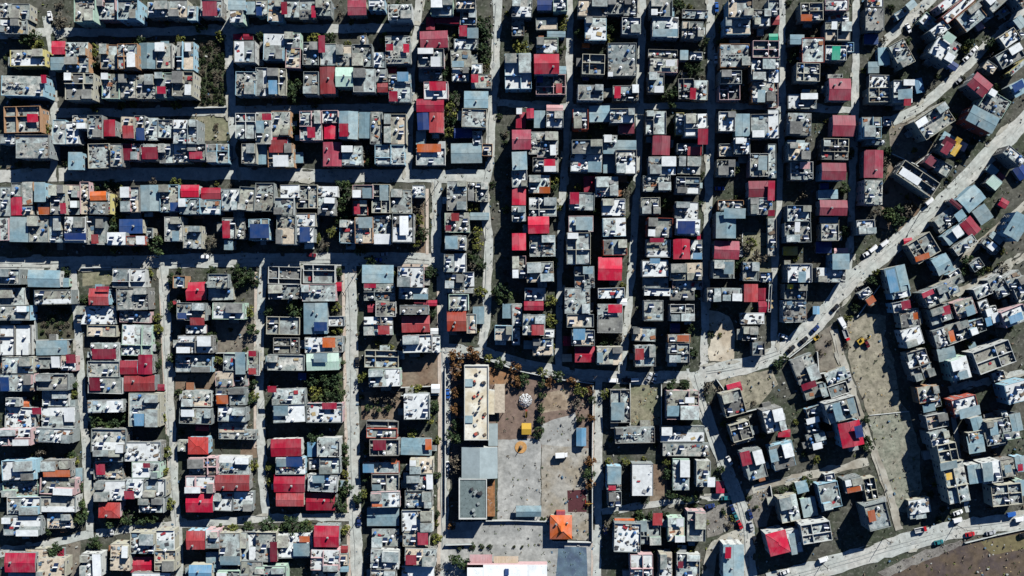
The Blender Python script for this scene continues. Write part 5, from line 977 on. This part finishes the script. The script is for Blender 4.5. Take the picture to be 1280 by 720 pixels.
# ------------------------------------------------------------------ scattered ground litter and weeds (nobody could count them)
lit = MB(); wd = MB(); rl = random.Random(99)
def free(px, py): return not any(inside(h, px, py, 1.0) for h in HOUSES if abs(h[0] - px) < 40 and abs(h[1] - py) < 40)
LB = [(1060, 398, 1115, 515), (1088, 520, 1140, 630), (1140, 670, 1280, 718), (640, 480, 740, 560), (886, 388, 916, 450), (790, 482, 824, 530), (932, 612, 962, 656), (886, 636, 918, 668), (1115, 152, 1165, 200), (928, 292, 964, 344), (624, 560, 735, 650)]
for _ in range(2400):
    B_ = rl.choice(LB); px, py = rl.uniform(B_[0], B_[2]), rl.uniform(B_[1], B_[3])
    if not free(px, py) or mnoise.noise(Vector((px * .09, py * .09, 4))) < .22: continue
    x, y = w2(px, py); s = rl.uniform(.08, .5) ** 1.3; lit.box(x - s, y - s * .7, 0, x + s, y + s * .7, .1 + rl.uniform(0, .3), rl.choice([M_JUNK[0], M_JUNK[2], M_JUNK[2], M_MATS[7]]), rot=rl.uniform(0, 3))
for _ in range(7000):
    px, py = rl.uniform(-10, 1290), rl.uniform(-10, 730)
    if not free(px, py): continue
    x, y = w2(px, py); s = rl.uniform(.12, .55); onroad = False
    if rl.random() < .55:
        nn = mnoise.noise(Vector((x * .05, y * .05, 0)))
        if nn > -.1: lit.box(x - s, y - s * .6, 0, x + s, y + s * .6, .3 + rl.uniform(0, .5), rl.choice(M_JUNK), rot=rl.uniform(0, 3))
    else:
        m = rl.choice(LEAF['g'] + LEAF['d'] + LEAF['y'][:1])
        for k in range(5): a = rl.uniform(0, 6.28); u, v = x + rl.uniform(-.6, .6), y + rl.uniform(-.6, .6); q = rl.uniform(.15, .45); wd.face([(u - q * math.cos(a), v - q * math.sin(a), .05), (u + q * math.cos(a), v + q * math.sin(a), .05), (u + q * math.sin(a), v - q * math.cos(a), .3 + q)], m)
# ------------------------------------------------------------------ where each thing stands, in words
def lx(key, y):
    P = LANES[key]
    for (x0, y0), (x1, y1) in zip(P, P[1:]):
        if min(y0, y1) <= y <= max(y0, y1) and y1 != y0: return x0 + (x1 - x0) * (y - y0) / (y1 - y0)
    return P[0][0] if abs(P[0][1] - y) < abs(P[-1][1] - y) else P[-1][0]
def ly(key, x):
    P = sorted(LANES[key])
    for (x0, y0), (x1, y1) in zip(P, P[1:]):
        if x0 <= x <= x1: return y0 + (y1 - y0) * (x - x0) / (x1 - x0)
    return P[0][1] if x < P[0][0] else P[-1][1]
ORD = 'zeroth first second third fourth fifth sixth seventh eighth ninth tenth eleventh twelfth thirteenth fourteenth fifteenth sixteenth seventeenth eighteenth nineteenth twentieth'.split()
tens = {2: 'twenty', 3: 'thirty', 4: 'forty', 5: 'fifty', 6: 'sixty'}
def ordinal(n): return ORD[n] if n <= 20 else (tens[n // 10] + ('-' + ORD[n % 10] if n % 10 else 'th').replace('yth', 'ieth'))
def region(x, y):
    """-> (words, kind of ordering, row or column)"""
    if x < lx('VS', y) and y < 326 or (x < lx('V4', y) and y < 218):
        if y > ly('H3', x) and x < lx('VS', y): return 'fourth row from top', 'row', 'upper' if y < 269 else 'lower'
        if y <= ly('H3', x) and x < lx('V3', y):
            if x < lx('V1', y): return 'far-left top corner block', 'irr', ''
            n = 'left' if x < lx('V2', y) else 'right'
            if y < ly('H1', x): return f'top-edge row, {n} half', 'line', ''
            if y < ly('H2', x): return f"second row's {n} block", 'row', 'upper' if y < (ly('H1', x) + ly('H2', x)) / 2 - 1 else 'lower'
            return f"third row's {n} block", 'row', 'upper' if y < 178 else 'lower'
        if x < lx('V4', y): 
            h = 'top half' if y < 128 else 'lower half'
            return f'{h}, left-of-centre strip', 'col', 'left' if x < (lx('V3', min(y, 215)) + lx('V4', y)) / 2 + 2 else 'right'
    if x < lx('V4', y) and y < 443 and x > lx('VS', y): return 'small strip above the school', 'col', 'left' if x < (lx('VS', y) + lx('V4', y)) / 2 + 2 else 'right'
    if x <= lx('VS', y):
        if y > ly('H5', min(x, 450)) and x < lx('W4', y): return ('bottom-edge row, left part' if x < lx('W2', y) else 'bottom-edge row, right part'), 'irr', ''
        ks = ['W1', 'W2', 'W3', 'W4', 'VS']; L = -8
        for i, k in enumerate(ks):
            r = lx(k, y)
            if x < r: return f'{ORD[i + 1]} lower-left block', 'col', 'left' if x < (L + r) / 2 else 'right'
            L = r
    d2 = ly('D2', x) if x > 860 else 9999
    if y < min(d2, ly('H6', min(max(x, 546), 870)) if x < 870 else 9999):
        ks = ['V4', 'V5', 'V6', 'V7', 'V8', 'V9']
        for i in range(5):
            if x < lx(ks[i + 1], y):
                e = 'top end' if y < 130 else 'lower part'
                return f'{e}, {ORD[i + 1]} right-hand strip', 'col', 'left' if x < (lx(ks[i], y) + lx(ks[i + 1], y)) / 2 else 'right'
        if x < 1115 and y < 330 and not (x > 1098 and y < 60): return 'strip left of upper diagonal', 'irr', ''
        if y < ly('D1', max(x, 1115)) : return 'top-right wedge above diagonal', 'irr', ''
        return 'between the two diagonal roads', 'irr', ''
    if x < lx('VR', y): return 'school yard', 'irr', ''
    if x < lx('S1', y): return ('block right of school yard' if y < ly('H7', min(max(x, 752), 912)) else 'bottom block right of school'), 'irr', ''
    if x < lx('S2', max(y, 412)) and y > ly('D2', x):
        return ('triangle block under main diagonal' if y < ly('H8', min(max(x, 940), 1085)) else 'small block above bottom-right road'), 'irr', ''
    if y > ly('BR', max(x, 960)) - 6: return 'bottom-right road', 'irr', ''
    if y > 580 and x > 1165: return 'bottom-right corner block', 'irr', ''
    if x < 1112 + (y - 360) * .32 + 50 and y > 350 - (x - 1120) * 0: return 'row right of dry field', 'irr', ''
    if y < ly('D4', max(x, 1190)) - 0: return 'right-edge strip under diagonal', 'irr', ''
    if x < 1150 + (y - 380) * .3 + 52: return 'second row right of field', 'irr', ''
    return 'rows at the right edge', 'irr', ''
from collections import defaultdict
G1, G2 = defaultdict(list), defaultdict(list)
for t in THINGS:
    if t['where']: t['o']['label'] = t['where']; continue
    t['reg'] = region(t['px'], t['py'])
    if t['cat'] == 'house': G1[t['reg']].append(t)
    else: G2[(t['reg'][0], t['look'])].append(t)
for (words, kind, sub), L in G1.items():
    L.sort(key=lambda t: t['px'] if kind in ('row', 'line') else t['py'])
    for i, t in enumerate(L):
        o_ = ordinal(i + 1)
        if kind == 'col': pos = f'{o_} down {sub} column'
        elif kind == 'row': pos = f'{o_} from left, {sub} line'
        elif kind == 'line': pos = f'{o_} from left'
        else: pos = f'{o_} from top'
        t['o']['label'] = f"{t['look']}, {pos}, {words}"
for (words, look), L in G2.items():
    L.sort(key=lambda t: t['py'])
    for i, t in enumerate(L):
        t['o']['label'] = f'{look}, {"only one in " if len(L) == 1 else ordinal(i + 1) + " from top, "}{words}'
if lit.f: o = lit.build('litter'); o['kind'] = 'stuff'; o['label'] = 'scattered debris and stones in the yards and lots'; o['category'] = 'debris'
if wd.f: o = wd.build('weeds'); o['kind'] = 'stuff'; o['label'] = 'low weeds scattered over the yards and lots'; o['category'] = 'weeds'
_seen = {}
for t in THINGS:
    l = t['o']['label']; n = len(l.split())
    if n > 16 or n < 4 or l in _seen: print('LABEL', n, l)
    _seen[l] = 1
print('THINGS', len(THINGS), 'OBJECTS', len(bpy.data.objects))
